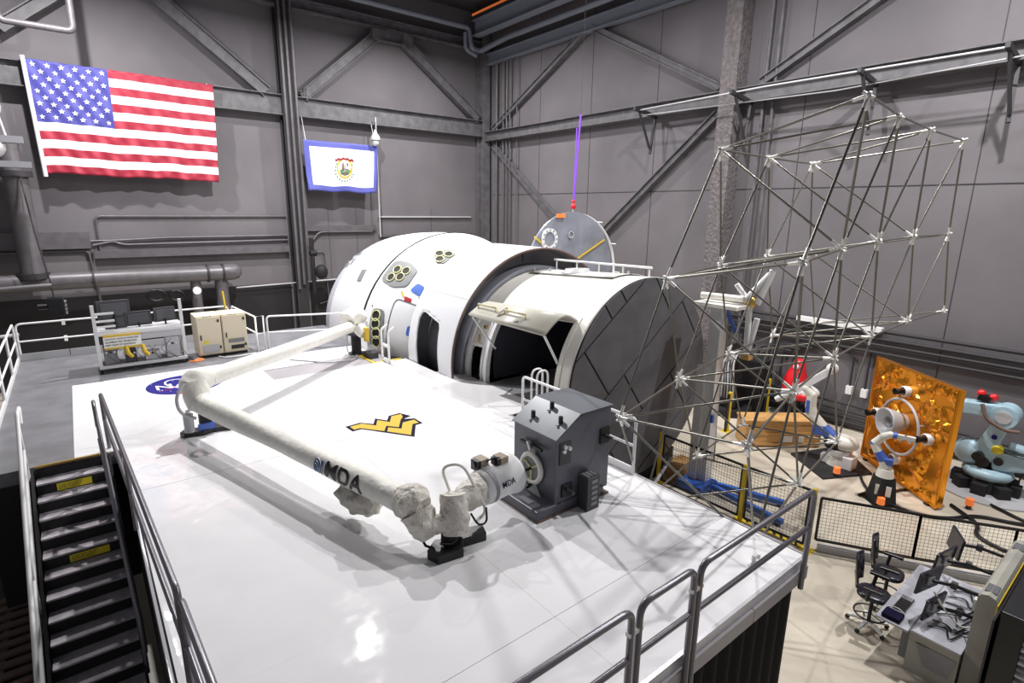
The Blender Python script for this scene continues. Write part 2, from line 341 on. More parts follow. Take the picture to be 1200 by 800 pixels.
for i, y in enumerate((9.9, 9.5, 9.0, 8.6)):
    conduit(['first', 'second', 'third', 'fourth'][i]+' looped conduit from the foam column on the right wall', [(19.55, y, .9), (19.55, y, 2.0+.1*i), (19.55, y-.15, 2.25+.12*i), (19.55, y-1.2+.1*i, 2.25+.12*i)], .04, 'steel_dk', .15)
tag(G().bb((19.35, 6.0, 3.42), (19.6, 8.6, 3.56)).build('strip_light', M['white']), 'white strip light box above the conduits behind the strut tower', 'light')
# things hanging off the dark column and the back wall
t = thing('pipe_valve', 'black valve cluster on the pipes of the dark column', 'valve', (9.1, 26.7, 4))
G().ball((9.25, 26.6, 4.0), .3, 14, (1, 1, 1.2)).build('valve_body', M['blackmatte'], t)
G().frus((8.8, 26.7, 4.9), (9.1, 26.7, 4.9), .14, n=12).build('hand_wheel', M['blackmatte'], t)
G().frus((8.9, 26.7, 3.0), (8.9, 26.7, 5.6), .1, n=10).build('stem', M['blackmatte'], t)
t = thing('hanging_light', 'small chrome lamp hanging beside the framed flag', 'lamp', (12.3, 26.6, 10.4))
G().lathe([(0, .04), (.15, .09), (.3, .2), (.45, .24), (.5, .2)], (12.35, 26.6, 10.75), (0, 0, -1), 16).build('lamp_shade', M['alu'], t)
G().ball((12.35, 26.6, 10.15), .17, 12).build('bulb', M['glass'], t)
G().frus((12.35, 26.6, 10.7), (12.35, 26.6, 11.1), .03, n=8).build('stem', M['steel_dk'], t)

# ================================================================== FLAGS
def make_flag(t, P, nu, nv, matf, mats, cell, name='cloth', back=True):
    g = G()
    V = [P(i/nu, j/nv) for j in range(nv+1) for i in range(nu+1)]
    for j in range(nv):
        for i in range(nu):
            a = j*(nu+1)+i; g.f.append([a, a+nu+1, a+nu+2, a+1]); g.sm.append(True); g.mi.append(cell(i/nu, j/nv))
    g.v = [tuple(v) for v in V]
    o = g.build(name, mats, t); s = o.modifiers.new('thick', 'SOLIDIFY'); s.thickness = .01; s.offset = 0
    return o
def on_flag(P, poly, off):   # polygon (u,v) draped on the cloth
    out = []
    for u, v in poly:
        p = Vector(P(u, v)); du = Vector(P(min(u+.01, 1), v))-Vector(P(max(u-.01, 0), v)); dv = Vector(P(u, min(v+.01, 1)))-Vector(P(u, max(v-.01, 0)))
        n = dv.cross(du).normalized()
        if n.y > 0: n = -n
        out.append(p+n*off)
    return out
TL, TR, BR, BL = Vector((-.5, 27.08, 11.97)), Vector((5.43, 27.08, 11.9)), Vector((5.26, 27.1, 8.03)), Vector((-.43, 27.1, 8.1))
def PU(u, v):
    p = (TL*(1-u)+TR*u)*(1-v)+(BL*(1-u)+BR*u)*v
    w_ = .05*math.sin(9*u+3*v)+.04*math.sin(41*u+22*v)*(.3+v)+.025*math.sin(73*u-26*v)
    return (p.x, p.y-.08+w_*.8, p.z+.02*math.sin(12*u)*v+.03*abs(math.sin(5*PI*u))*v)
t = thing('national_flag', 'large red white and blue striped flag with stars on back wall', 'flag', (-.5, 27, 10))
def cellU(u, v):
    r = int(v*13+1e-6)
    if u < .4-1e-6 and r < 7: return 2
    return 0 if r % 2 == 0 else 1
make_flag(t, PU, 120, 52, None, [M['flagr'], M['flagw'], M['flagb']], cellU)
g = G()
for r in range(9):
    for c in range(6 if r % 2 == 0 else 5):
        cu = .4*((c+.55)/6 if r % 2 == 0 else (c+1.05)/6); cv = 7/13*(r+.75)/9.6
        pts = []
        for k in range(10):
            a = -PI/2+k*PI/5; R_ = 1 if k % 2 == 0 else .42
            pts.append((cu+math.cos(a)*R_*.0165, cv+math.sin(a)*R_*.0255))
        P_ = on_flag(PU, pts, .03); cpt = on_flag(PU, [(cu, cv)], .03)[0]
        g.add(P_+[cpt], [(k, (k+1) % 10, 10) for k in range(10)])
g.build('stars', M['flagw'], t)
G().frus((-.52, 26.93, 12.03), (-.45, 26.98, 8.0), .07, n=10).build('hoist_strip', M['flagw'], t)
for x in (-.3, 2.4, 5.2): G().beam((x, 27.03, 11.9), (x, 27.11, 11.9), .03, .02).build('grommet_tie', M['flagw'], t)
TL2, TR2, BR2, BL2 = Vector((8.86, 26.75, 10.03)), Vector((12.55, 26.75, 10.02)), Vector((12.35, 26.8, 7.75)), Vector((8.98, 26.8, 7.78))
def PW(u, v):
    p = (TL2*(1-u)+TR2*u)*(1-v)+(BL2*(1-u)+BR2*u)*v
    return (p.x, p.y+.05*math.sin(8*u+3*v)+.03*math.sin(23*u-9*v)*v, p.z+.03*math.sin(14*u)*v)
t = thing('state_flag', 'small white flag with blue border and round seal', 'flag', (8.9, 26.9, 9))
make_flag(t, PW, 40, 26, None, [M['flagw'], M['flagbl']], lambda u, v: 1 if (u < .07 or u > .945 or v < .11 or v > .87) else 0)
def ell(cu, cv, ru, rv, n=20, a0=0, a1=2*PI): return [(cu+math.cos(a0+(a1-a0)*k/n)*ru, cv+math.sin(a0+(a1-a0)*k/n)*rv) for k in range(n)]
def decal(t, P, poly, off, m, name): 
    V = on_flag(P, poly, off); c = sum(V, Vector())/len(V); n = len(V)
    return G().add(V+[c], [(k, (k+1) % n, n) for k in range(n)]).build(name, m, t)
for x in (9.0, 12.4): G().frus((x, 26.78, 10.0), (x, 27.15, 11.1), .012, n=6).build('hanging_cord', M['flagw'], t)
decal(t, PW, ell(.52, .52, .115, .21), .02, M['gold'], 'seal_rim')
decal(t, PW, ell(.52, .52, .095, .172), .025, M['sign'], 'seal_field')
decal(t, PW, [(.44, .56), (.48, .53), (.52, .55), (.57, .52), (.61, .56), (.58, .64), (.52, .68), (.46, .64)], .03, M['green'], 'seal_ground')
decal(t, PW, [(.46, .6), (.58, .6), (.57, .65), (.47, .65)], .035, M['brown'], 'seal_log')
decal(t, PW, [(.485, .42), (.505, .4), (.515, .58), (.475, .58)], .035, M['brown'], 'seal_figure')
decal(t, PW, [(.55, .4), (.57, .42), (.58, .58), (.545, .58)], .035, M['dkred'], 'seal_figure')
decal(t, PW, [(.515, .45), (.545, .45), (.55, .55), (.515, .56)], .036, M['midgrey'], 'seal_rock')
g = G()
for a in range(18):
    if 4 < a < 5: continue
    th = PI*.1+a*(PI*.9*2)/18+PI*.0; cu, cv = .52+math.cos(th)*.135, .56+math.sin(th)*.22
    if cv < .38: continue
    V = on_flag(PW, ell(cu, cv, .012, .02, 6), .02); g.add(V, [tuple(range(6))])
g.build('wreath', M['green'], t)
rb = [(.39+.26*i/12, .30+.05*abs(i/12-.5)*1.2+.015*math.sin(i*2.2)) for i in range(13)]
decalpts = rb+[(u, v+.045) for u, v in reversed(rb)]
V = on_flag(PW, decalpts, .025); g = G().add(V, [(i, i+1, 24-i, 25-i) for i in range(12)]); g.build('ribbon', M['dkred'], t)

# ================================================================== RAISED PLATFORM
deck = struct(G().bb((.22, 2.64, D-.25), (7.06, 17.1, D-.02)).bb((-.5, 11.9, D-.25), (.22, 17.1, D-.02)).bb((7.06, 9.0, D-.25), (8.0, 12.9, D-.02)).bb((7.06, 9.0, D-.25), (12.2, 11.2, D-.02)).bb((7.06, 12.9, D-.25), (7.45, 14.6, D-.02)).bb((7.06, 15.9, D-.25), (7.2, 18.2, D-.02)).build('platform_deck', M['fascia']))
deck['label'] = 'raised platform with a glossy white floor'
# glossy sheets: each sheet is a piece of its own with a hairline joint
xe = [-.5, 3.66, 7.06]; ye = [2.64, 3.8, 4.98, 7.42, 9.86, 12.3, 14.66, 17.1]
for i in range(len(xe)-1):
    for j in range(len(ye)-1):
        x0, x1, y0, y1 = xe[i], xe[i+1], ye[j], ye[j+1]
        if i == 0 and j < 4: x0 = .22
        if i == 0 and j == 4: x0 = .22
        h = .0015*((i*3+j*5) % 3)
        if i == 1 and j == 6:
            G().bb((x0+.0015, 15.75, D-.02), (7.0, y1, D+h)).build('floor_sheet', M['deck'], deck); continue
        G().bb((x0+.0015, y0+.0015, D-.02), (x1-.0015, y1-.0015, D+h)).build('floor_sheet', M['deck'], deck)
G().bb((-.497, 11.9, D-.02), (.217, 12.3, D)).build('floor_sheet', M['deck'], deck)
for a, b in (((7.06, 9.0), (8.0, 12.3)), ((7.06, 12.3), (7.45, 14.6))): G().bb((a[0]+.003, a[1], D-.02), (b[0], b[1], D+.001)).build('floor_sheet', M['deck'], deck)
G().bb((8.0, 9.0, D-.02), (12.0, 11.1, D)).build('cabin_floor', M['midgrey'], deck)
for a, b in (((6.5, 14.66), (7.35, 14.74)), ((6.44, 14.7), (6.52, 15.75)), ((6.44, 15.75), (7.05, 15.83))):
    G().bb((*a, D-.02), (*b, D+.004)).build('edge_tape', M['yel'], deck)
G().bb((.22, 2.60, D-.12), (7.08, 2.64, D+.01)).build('edge_trim', M['rail'], deck)
G().bb((7.06, 2.6, D-.22), (7.10, 9.0, D+.01)).build('edge_trim', M['fascia'], deck)
for i in range(5): G().bb((.22+i*1.37, 2.56, D-.30), (.22+(i+1)*1.37-.012, 2.60, D-.12)).build('fascia_board', M['fascia'], deck)
struct(G().bb((-1.75, 17.1, D-.25), (7.2, 20.85, D)).bb((-1.75, 11.9, D-.25), (-.5, 17.1, D)).build('platform_walkway', M['greymat']))['label'] = 'grey walkway part of the platform'
# black curtain skirt with folds
g = G(); n = 160
for seg, (a, b) in enumerate((((.26, 2.72), (6.98, 2.72)), ((6.98, 2.72), (6.98, 9.0)))):
    V = []
    for i in range(n+1):
        q = i/n; x, y = a[0]+(b[0]-a[0])*q, a[1]+(b[1]-a[1])*q; f_ = .05*math.sin(i*.9)
        if seg == 0: y += f_
        else: x += f_*.6
        V += [(x, y, .01), (x, y, D-.25)]
    g.add(V, [(2*i, 2*i+2, 2*i+3, 2*i+1) for i in range(n)], True)
tag(g.build('skirt_curtain', M['curtain']), 'black curtain hanging under the front edge of the white platform', 'curtain')
g = G()
for x in (.3, 3.6, 6.7):
    for y in (3.2, 8, 13, 17, 20): g.bb((x-.06, y-.06, 0), (x+.06, y+.06, D-.25))
for x in (-1.6,):
    for y in (12.1, 16, 20.5): g.bb((x-.06, y-.06, 0), (x+.06, y+.06, D-.25))
struct(g.build('platform_frame', M['steel_dk']))
# stairwell side panel
struct(G().bb((.2, 2.75, 0), (.22, 11.9, D-.02)).bb((-1.75, 11.86, 0), (.2, 11.9, D-.25)).build('platform_side', M['blackmatte']))

# ---- white marks on the deck
def deck_poly(poly, z, m, name, parent, h=.002):
    return G().prism(poly, ((0, 0, z), (1, 0, 0), (0, 1, 0), (0, 0, 1)), h).build(name, m, parent)
wvo = [(3.914, 10.475), (4.252, 10.509), (4.446, 10.278), (4.605, 10.548), (4.765, 10.294), (4.908, 10.514), (5.18, 10.532), (5.297, 10.226), (5.082, 10.156), (5.292, 10.057), (5.301, 9.714), (5.13, 9.706), (4.815, 9.175), (4.44, 9.725), (4.128, 10.16), (3.939, 10.148)]
wv1 = [(3.992, 10.417), (4.255, 10.436), (4.451, 10.156), (4.602, 10.426), (4.766, 10.166), (4.945, 10.457), (5.177, 10.45), (5.121, 10.269), (5.024, 10.17), (4.79, 9.799), (4.617, 10.023), (4.46, 9.786), (4.129, 10.222), (4.0, 10.214)]
wv2 = [(4.61, 9.917), (4.796, 9.69), (4.975, 9.984), (5.241, 9.981), (5.242, 9.775), (5.098, 9.783), (4.797, 9.287), (4.495, 9.734)]
t = thing('floor_logo', 'gold flying letters logo with navy outline on the white platform', 'logo', (4.6, 9.9, D+.003))
deck_poly(wvo, D+.004, M['navy'], 'outline', t); deck_poly(wv1, D+.006, M['gold'], 'letter_shape', t); deck_poly(wv2, D+.006, M['gold'], 'letter_shape', t)
def text_mesh(s, size, mapf, name, m, parent, extrude=0, align='LEFT', shear=0, cuts=0):
    cu = bpy.data.curves.new('t', 'FONT'); cu.body = s; cu.size = size; cu.align_x = align; cu.shear = shear; cu.offset = size*.012; cu.resolution_u = 3
    o = bpy.data.objects.new('t', cu); C.objects.link(o); dg = bpy.context.evaluated_depsgraph_get(); dg.update()
    me = bpy.data.meshes.new_from_object(o.evaluated_get(dg)); bpy.data.objects.remove(o)
    off = WL.get(parent.name, Vector()) if parent else Vector()
    for v in me.vertices: v.co = Vector(mapf(v.co.x, v.co.y))-off
    me.materials.clear(); me.materials.append(m)
    r = bpy.data.objects.new(name, me); C.objects.link(r); WL[r.name] = off
    if parent: r.parent = parent
    return r
# round space agency emblem
cx, cy, R0 = 1.78, 15.65, .86
t = thing('floor_emblem', 'round blue space agency emblem on the white platform by arm elbow', 'logo', (cx, cy, D+.003))
deck_poly([(cx+R0*math.cos(k*PI/24), cy+R0*math.sin(k*PI/24)) for k in range(48)], D+.004, M['nasab'], 'blue_disc', t)
def ring2(rx, ry, ang, wd, a0=0, a1=2*PI, n=48, z=.0065, m='white', name='orbit', ox=0, oy=0):
    g = G(); ca, sa = math.cos(ang), math.sin(ang); V = []
    for k in range(n+1):
        a = a0+(a1-a0)*k/n
        for s_ in (1, -1):
            x, y = (rx+s_*wd*.5)*math.cos(a), (ry+s_*wd*.5)*math.sin(a); V.append((cx+ox+x*ca-y*sa, cy+oy+x*sa+y*ca, D+z))
    return g.add(V, [(2*k, 2*k+1, 2*k+3, 2*k+2) for k in range(n)]).build(name, M[m], t)
ring2(.62, .32, 2.1, .05)
def E_(x, y): return (cx+x*math.cos(.0)-y*math.sin(.0), cy+x*math.sin(.0)+y*math.cos(.0))
deck_poly([E_(-.6, -.42), E_(-.45, -.3), E_(.75, .45), E_(.1, .02)], D+.008, M['redbr'], 'wing', t, .001)
deck_poly([E_(-.3, -.78), E_(.05, -.4), E_(.8, .38), E_(.12, -.42), E_(-.2, -.8)], D+.008, M['redbr'], 'wing', t, .001)
text_mesh('NASA', .60, lambda x, y: (cx-.68+x*.88, cy-.22+y*.95, D+.011), 'lettering', M['white'], t)
g = G()
for k in range(16):
    a = random.random()*2*PI; r = .45+.42*random.random(); s_ = .018+.012*random.random(); g.box((cx+r*math.cos(a), cy+r*math.sin(a), D+.007), (s_, s_, .002), .7)
g.build('stars', M['white'], t)

# ================================================================== RAILINGS
def hoop(t, a, b, z0, z1, m, r=.024, rad=.12, mid=True, name='frame', za=None):
    """one rail section: hoop with rounded corners plus a mid rail"""
    a, b = Vector(a), Vector(b)
    G().tube(rounded([(a.x, a.y, z0), (a.x, a.y, z1), (b.x, b.y, z1), (b.x, b.y, z0)], rad), r, 10).build(name, m, t)
    if mid:
        zm = (D+z1)/2+.02
        G().frus((a.x, a.y, zm), (b.x, b.y, zm), r*.9, n=10).build('mid_rail', m, t)
def clampm(t, p, d):
    G().beam(Vector(p)-Vector(d)*.09, Vector(p)+Vector(d)*.09, .05, .04).build('clamp', M['alu'], t)
for i, (x0, x1, lab) in enumerate(((1.0, 3.37, 'nearest grey guard rail section on the front edge of platform'), (3.48, 4.30, 'short middle guard rail section on the front edge of platform'), (4.40, 6.85, 'long far guard rail section on the front edge of platform'))):
    t = thing('guard_rail', lab, 'railing', (x0, 2.54, D), 'front edge guard rails')
    hoop(t, (x0, 2.54, 0), (x1, 2.54, 0), 2.25, 3.66, M['raildk'], .034, .14)
    if i < 2: clampm(t, (x1+.05, 2.54, 3.42), (1, 0, 0))
# white rail on the right edge by the grey box
t = thing('guard_rail', 'white guard rail with toe board on the right platform edge behind grey box', 'railing', (7.02, 7, D))
hoop(t, (7.03, 5.5, 0), (7.03, 8.5, 0), D, 3.62, M['white'], .028, .1)
G().bb((7.01, 5.5, D+.02), (7.05, 8.5, D+.14)).build('toe_board', M['white'], t)
t = thing('ladder_rail', 'small white looped grab rails rising behind the grey box', 'railing', (7.3, 8.4, D))
for y in (8.25, 8.42): G().tube(rounded([(7.2, y, 1.2), (7.2, y, 3.75), (7.5, y, 3.75), (7.5, y, 1.2)], .15), .022, 8).build('grab_loop', M['white'], t)
# back rails
for i, (x0, x1) in enumerate(((-1.62, .6), (.7, 3.9))):
    t = thing('guard_rail', ['white back guard rail at left behind the grey walkway', 'white back guard rail behind the workbench and cabinets'][i], 'railing', (x0, 20.8, D), 'back guard rails')
    hoop(t, (x0, 20.8, 0), (x1, 20.8, 0), D, 3.67, M['white'], .028, .15)
    L_ = (x1-x0)/2
    for k in range(2): G().bb((x0+k*L_+.01, 20.76, D), (x0+(k+1)*L_-.01, 20.79, D+.2)).build('toe_board', M['ltgrey'], t)
t = thing('guard_rail', 'white guard rail slanting down behind the right cabinet', 'railing', (4.1, 19.5, D))
hoop(t, (4.0, 20.7, 0), (4.15, 18.2, 0), D, 3.67, M['white'], .028, .1)
t = thing('safety_gate', 'narrow white gate frame right of the beige cabinets', 'gate', (4.2, 18.1, D))
G().tube([(4.12, 18.06, D), (4.12, 18.06, 3.7), (4.36, 18.1, 3.7), (4.36, 18.1, D)], .026, 8).build('frame', M['white'], t)
G().frus((4.12, 18.06, 3.15), (4.36, 18.1, 3.15), .022).build('mid_rail', M['white'], t)
t = thing('guard_rail', 'white guard rail behind the upper arm boom reaching the capsule', 'railing', (5.5, 18, D))
hoop(t, (4.45, 18.05, 0), (6.75, 17.2, 0), D, 3.68, M['white'], .028, .12)
t = thing('guard_rail', 'white ladder frame panel beside the porthole column of capsule', 'railing', (7.0, 16.4, D))
G().tube(rounded([(6.95, 16.9, D), (6.95, 16.9, 3.6), (6.95, 16.2, 3.6), (6.95, 16.2, D-.1)], .1), .03, 8).build('frame', M['white'], t)
G().bb((6.93, 16.2, D), (6.97, 16.9, D+.35)).build('toe_board', M['white'], t)
t = thing('access_ladder', 'small white ladder standing in the floor opening by the capsule door', 'ladder', (6.95, 14.55, 1.5))
for y in (14.35, 14.8): G().tube(rounded([(6.82, y, 1.2), (6.78, y, 3.55), (6.98, y, 3.66)], .1), .035, 8).build('side_rail', M['white'], t)
for z in (2.0, 2.66, 3.1): G().bb((6.76, 14.35, z-.035), (6.84, 14.8, z+.035)).build('rung', M['white'], t)
# left guard rails on the walkway edge
for i, (y0, y1) in enumerate(((20.75, 18.7), (18.6, 16.3), (16.2, 14.2), (14.1, 12.0))):
    t = thing('guard_rail', ['farthest', 'second farthest', 'third farthest', 'nearest'][i]+' white guard rail section on the left walkway edge', 'railing', (-1.68, y0, D), 'left walkway guard rails')
    hoop(t, (-1.68, y0, 0), (-1.68, y1, 0), D-.1, 3.68, M['white'], .028, .12)
    G().bb((-1.70, y1, D), (-1.66, y0, D+.12)).build('toe_board', M['white'], t)

# ================================================================== STAIRS
t = thing('staircase', 'steep black staircase with grey treads down the left of platform', 'stairs', (-.55, 10, 0))
SX0, SX1 = -1.04, -.02; NS = 12; RISE, RUN = .2, .28
for k in range(1, NS+1):
    z, y = D-RISE*k, 11.88-RUN*(k-1)
    tr = G().bb((SX0, y-RUN-.03, z-.03), (SX1, y-.03, z)).build('tread', M['steel_tread'] if 'steel_tread' in M else M['ltgrey'], t)
    G().bb((SX0, y-.03, z), (SX1, y-.01, z+RISE-.04)).build('riser', M['blackmatte'], t)
for x in (SX0-.04, SX1+.02):
    G().beam((x, 11.9, D-.12), (x, 11.9-RUN*NS, D-.12-RISE*NS), .04, .3).build('stringer', M['blackmatte'], t)
G().bb((SX0, 11.86, D-.02), (SX1, 11.92, D+.012)).build('nosing', M['brass'], t)
def warn(k, x0, x1):
    z, y = D-RISE*k, 11.88-RUN*(k-1)-.032
    s_ = G().bb((x0, y-.004, z+.02), (x1, y, z+.145)).build('warning_sign', M['yelsign'], t)
    for j, s in enumerate(('CAUTION: WATCH YOUR STEP', 'EQUIPMENT MAY BE MOVING', 'KEEP CLEAR OF HANDRAILS')):
        text_mesh(s, .03, lambda x, yy: (x0+.02+x*.78, y-.006, z+.105-j*.033+yy), 'sign_text', M['black'], s_)
warn(2, -.78, -.3); warn(6, -.72, -.2)
# stair handrails (slope down toward the camera)
SL = RISE/RUN
def sl(x, y, h): return (x, y, D-(11.9-y)*SL+h)
t = thing('stair_rail', 'white sloping handrail on the left side of the staircase', 'railing', (-1.1, 11, D))
G().tube(rounded([(-1.12, 12.1, D+.75), (-1.12, 12.3, D+1.0), sl(-1.12, 11.9, 1.0), sl(-1.12, 7.9, 1.0), sl(-1.12, 7.8, .55), sl(-1.12, 11.7, .55)], .08), .03, 8).build('top_rail', M['white'], t)
G().beam(sl(-1.14, 12.0, .1), sl(-1.14, 8.0, .1), .03, .24).build('side_plate', M['white'], t)
for y in (11.7, 9.8, 8.1): G().frus(sl(-1.12, y, 0), sl(-1.12, y, 1.0), .026, n=8).build('post', M['white'], t)
t = thing('stair_rail', 'grey sloping handrail on the right side of the staircase', 'railing', (-.05, 11, D))
G().tube(rounded([(-.1, 11.95, D+.5), (-.1, 12.0, D+1.0), sl(-.1, 11.8, 1.0), sl(.03, 8.6, 1.0), sl(.03, 8.5, .5), sl(-.1, 11.7, .5)], .08), .03, 8).build('top_rail', M['raildk'], t)
for y, x in ((11.7, -.09), (10.0, -.03), (8.7, .02)): G().frus(sl(x, y, -.1), sl(x, y, 1.0), .026, n=8).build('post', M['raildk'], t)
for i, (y0, y1, x0, x1) in enumerate(((12.1, 5.15, .02, .31), (5.05, 3.0, .32, .39))):
    t = thing('guard_rail', ['far', 'near'][i]+' grey guard rail on the platform edge over the stairwell', 'railing', (.2, y0, D), 'stairwell guard rails')
    hoop(t, (x0, y0, 0), (x1, y1, 0), D, 3.67, M['raildk'], .032, .12)
    if i == 0: G().frus((.16, 8.6, D), (.16, 8.6, 3.67), .03, n=10).build('post', M['raildk'], t)
G().bb((.17, 2.75, D-.2), (.2, 11.86, D+.012)).build('edge_trim', M['rail'], deck)
# lower left clutter on the floor
struct(G().bb((-6, 3, .0), (-.1, 24, .012)).build('trim_1', M['dkfloor']))
t = thing('pallet_stack', 'brown slatted pallet lying on the dark floor left of stairs', 'pallet', (-1.7, 10, 0))
for k in range(14): G().bb((-2.3, 8.6+k*.27, .1), (-1.25, 8.6+k*.27+.13, .15)).build('slat', M['brown'], t)
for x in (-2.25, -1.78, -1.35): G().bb((x, 8.6, .012), (x+.08, 12.3, .1)).build('runner', M['brown'], t)
t = thing('equipment_case', 'pale case on the floor at the lower left edge', 'case', (-1.55, 7.9, 0))
G().bb((-1.9, 7.5, .012), (-1.3, 8.3, .4)).build('body', M['cream'], t, .02); G().bb((-1.85, 7.55, .4), (-1.35, 8.25, .46)).build('lid', M['ltgrey'], t, .01)

# ================================================================== SPACECRAFT MOCKUP
CX, CZ = 10.57, 2.54
def rad_caps(y):
    prof = [(14.3, 2.6), (15, 2.98), (15.7, 3.32), (16.2, 3.52), (16.75, 3.67), (18, 3.64), (19, 3.58), (20, 3.47), (20.8, 3.3), (21.3, 3.12)]
    for (a, ra), (b, rb) in zip(prof, prof[1:]):
        if y <= b: return ra+(rb-ra)*max(0, (y-a))/(b-a)
    return prof[-1][1]
def SC(y, ang, off=0, R=None, cz=CZ, cx=CX):
    r = (rad_caps(y) if R is None else R)+off; a = math.radians(ang)
    return Vector((cx+r*math.cos(a), y, cz+r*math.sin(a)))
caps = thing('capsule_mockup', 'large rounded white capsule with round portholes behind the platform', 'spacecraft', (CX, 18, 0))
ys = [14.3, 14.65, 15, 15.35, 15.7, 15.95, 16.2, 16.5, 16.72]
G().lathe([(y, rad_caps(y)) for y in ys], (CX, 0, CZ), (0, 1, 0), 72).build('front_section', M['caps'], caps)
G().lathe([(16.71, 3.6), (16.715, 3.685), (16.785, 3.685), (16.79, 3.6)], (CX, 0, CZ), (0, 1, 0), 72).build('seam_ring', M['black'], caps)
G().lathe([(y, rad_caps(y)) for y in (16.78, 17.3, 18, 18.6, 19, 19.5, 20.0)], (CX, 0, CZ), (0, 1, 0), 72).build('rear_section', M['caps'], caps)
G().lathe([(20.0, 3.46), (20.4, 3.4), (20.8, 3.29), (21.3, 3.12), (21.6, 2.8), (21.75, 2.2), (21.8, .02)], (CX, 0, CZ), (0, 1, 0), 72).build('rear_cap', M['capgrey'], caps)
G().lathe([(14.31, 2.6), (14.3, 2.3)], (CX, 0, CZ), (0, 1, 0), 72).build('front_bulkhead', M['capgrey'], caps)
def patch(poly, off, m, name, parent, R=None, cz=CZ, cx=CX, sub=6, th=.012):
    """poly in (y, angle deg) fanned on the curved skin"""
    pts = []
    for (y0, a0), (y1, a1) in zip(poly, poly[1:]+poly[:1]):
        for k in range(sub): pts.append((y0+(y1-y0)*k/sub, a0+(a1-a0)*k/sub))
    cy_, ca_ = sum(p[0] for p in pts)/len(pts), sum(p[1] for p in pts)/len(pts); g = G(); n = len(pts); V = []; nr = 5
    for s_ in range(nr):
        q = 1-s_/nr
        V += [SC(cy_+(y-cy_)*q, ca_+(a-ca_)*q, off+th, R, cz, cx) for y, a in pts]
    V.append(SC(cy_, ca_, off+th, R, cz, cx)); V += [SC(y, a, off-.01, R, cz, cx) for y, a in pts]; b = nr*n
    F = [(s_*n+k, s_*n+(k+1) % n, (s_+1)*n+(k+1) % n, (s_+1)*n+k) for s_ in range(nr-1) for k in range(n)]
    F += [((nr-1)*n+k, (nr-1)*n+(k+1) % n, b) for k in range(n)] + [(b+1+k, b+1+(k+1) % n, (k+1) % n, k) for k in range(n)]
    return g.add(V, F, False).build(name, m, parent)
def rpoly(p, r=.25):
    out = []
    for a, b, c in zip(p[-1:]+p[:-1], p, p[1:]+p[:1]):
        for k in range(4):
            t = k/3; A = (b[0]+(a[0]-b[0])*r, b[1]+(a[1]-b[1])*r); Cc = (b[0]+(c[0]-b[0])*r, b[1]+(c[1]-b[1])*r)
            out.append(tuple(A[i]*(1-t)**2+b[i]*2*t*(1-t)+Cc[i]*t*t for i in (0, 1)))
    return out
def porthole(y, ang, r, parent):
    p = SC(y, ang, .025); n_ = (SC(y, ang, 1)-SC(y, ang, 0)).normalized(); n_ = (n_-Vector((0, (rad_caps(y+.1)-rad_caps(y-.1))/.2, 0))).normalized()
    r *= 1.0
    f = G().lathe([(0, r*1.25), (.03, r*1.23), (.035, r*1.02), (.0, r*1.0)], p, n_, 24).build('porthole_ring', M['ringy'], parent)
    G().frus(p-n_*.02, p+n_*.012, r*1.03, n=24).build('porthole_glass', M['blackmatte'], f)
pa = patch(rpoly([(16.6, 142.5), (16.62, 129.5), (16.0, 127), (15.6, 128.8), (15.54, 140.3), (16.0, 143.8)]), 0, M['panelgrey'], 'window_surround', caps, sub=1, th=.03)
for y, a in ((16.24, 134), (15.92, 132.6), (16.25, 139.3), (15.95, 137)): porthole(y, a, .125, pa)
pb = patch(rpoly([(15.68, 117.0), (15.85, 111.6), (15.63, 105.6), (15.25, 105), (15.2, 117.5)]), 0, M['panelgrey'], 'window_surround', caps, sub=1, th=.03)
for y, a in ((15.62, 112.5), (15.42, 115.4), (15.42, 108.8)): porthole(y, a, .125, pb)
pc = patch(rpoly([(16.38, 157.5), (15.85, 156.5), (15.7, 176.5), (16.25, 176.5)], .3), 0, M['panelgrey'], 'window_surround', caps, sub=1, th=.03)
for a, y in ((160.7, 16.13), (165, 16.08), (169.6, 16.0), (174, 15.96)): porthole(y, a, .15, pc)
G().bb((6.55, 15.2, 0), (6.85, 15.65, 2.75)).build('lower_panel', M['dkgrey'], caps)
# hatch outline
hp = rpoly([(15.6, 181), (15.68, 148.5), (14.5, 147.5), (14.5, 181)], .12)
g = G(); q = []
for (y0, a0), (y1, a1) in zip(hp, hp[1:]+hp[:1]): q += [SC(y0+(y1-y0)*k/8, a0+(a1-a0)*k/8, .003) for k in range(8)]
g.tube(q, .012, 6, closed=True); g.build('hatch_outline', M['black'], caps)
patch([(15.44, 145.6), (15.2, 145.5), (15.16, 147.7), (15.4, 148.0)], 0, M['red'], 'red_marking', caps, sub=2)
patch(rpoly([(15.4, 141.5), (15.32, 135.6), (15.05, 135.6), (15.0, 142.4)]), 0, M['blue'], 'blue_marking', caps, sub=1)
patch(rpoly([(14.98, 167), (14.98, 161), (14.7, 161), (14.7, 167)]), .006, M['blue'], 'blue_marking', caps, sub=1)
patch([(15.66, 143.8), (15.6, 143.6), (15.44, 146.2), (15.5, 146.4)], 0, M['gold'], 'yellow_marking', caps, sub=2)
patch([(18.38, 139.2), (18.02, 138.6), (17.9, 145.8), (18.22, 146.2)], 0, M['panelgrey'], 'grey_marking', caps, sub=2, th=.03)
for k in range(16):
    y = 20.0+random.random()*.9; a = 124+random.random()*13; s_ = .06+.06*random.random()
    patch([(y-s_, a-1.3), (y+s_, a-.9), (y+s_*1.2, a+1), (y-s_*.6, a+1.5)], 0, M[random.choice(('capgrey', 'panelgrey', 'midgrey'))], 'mottled_marking', caps, sub=1, th=.03)
g = G()
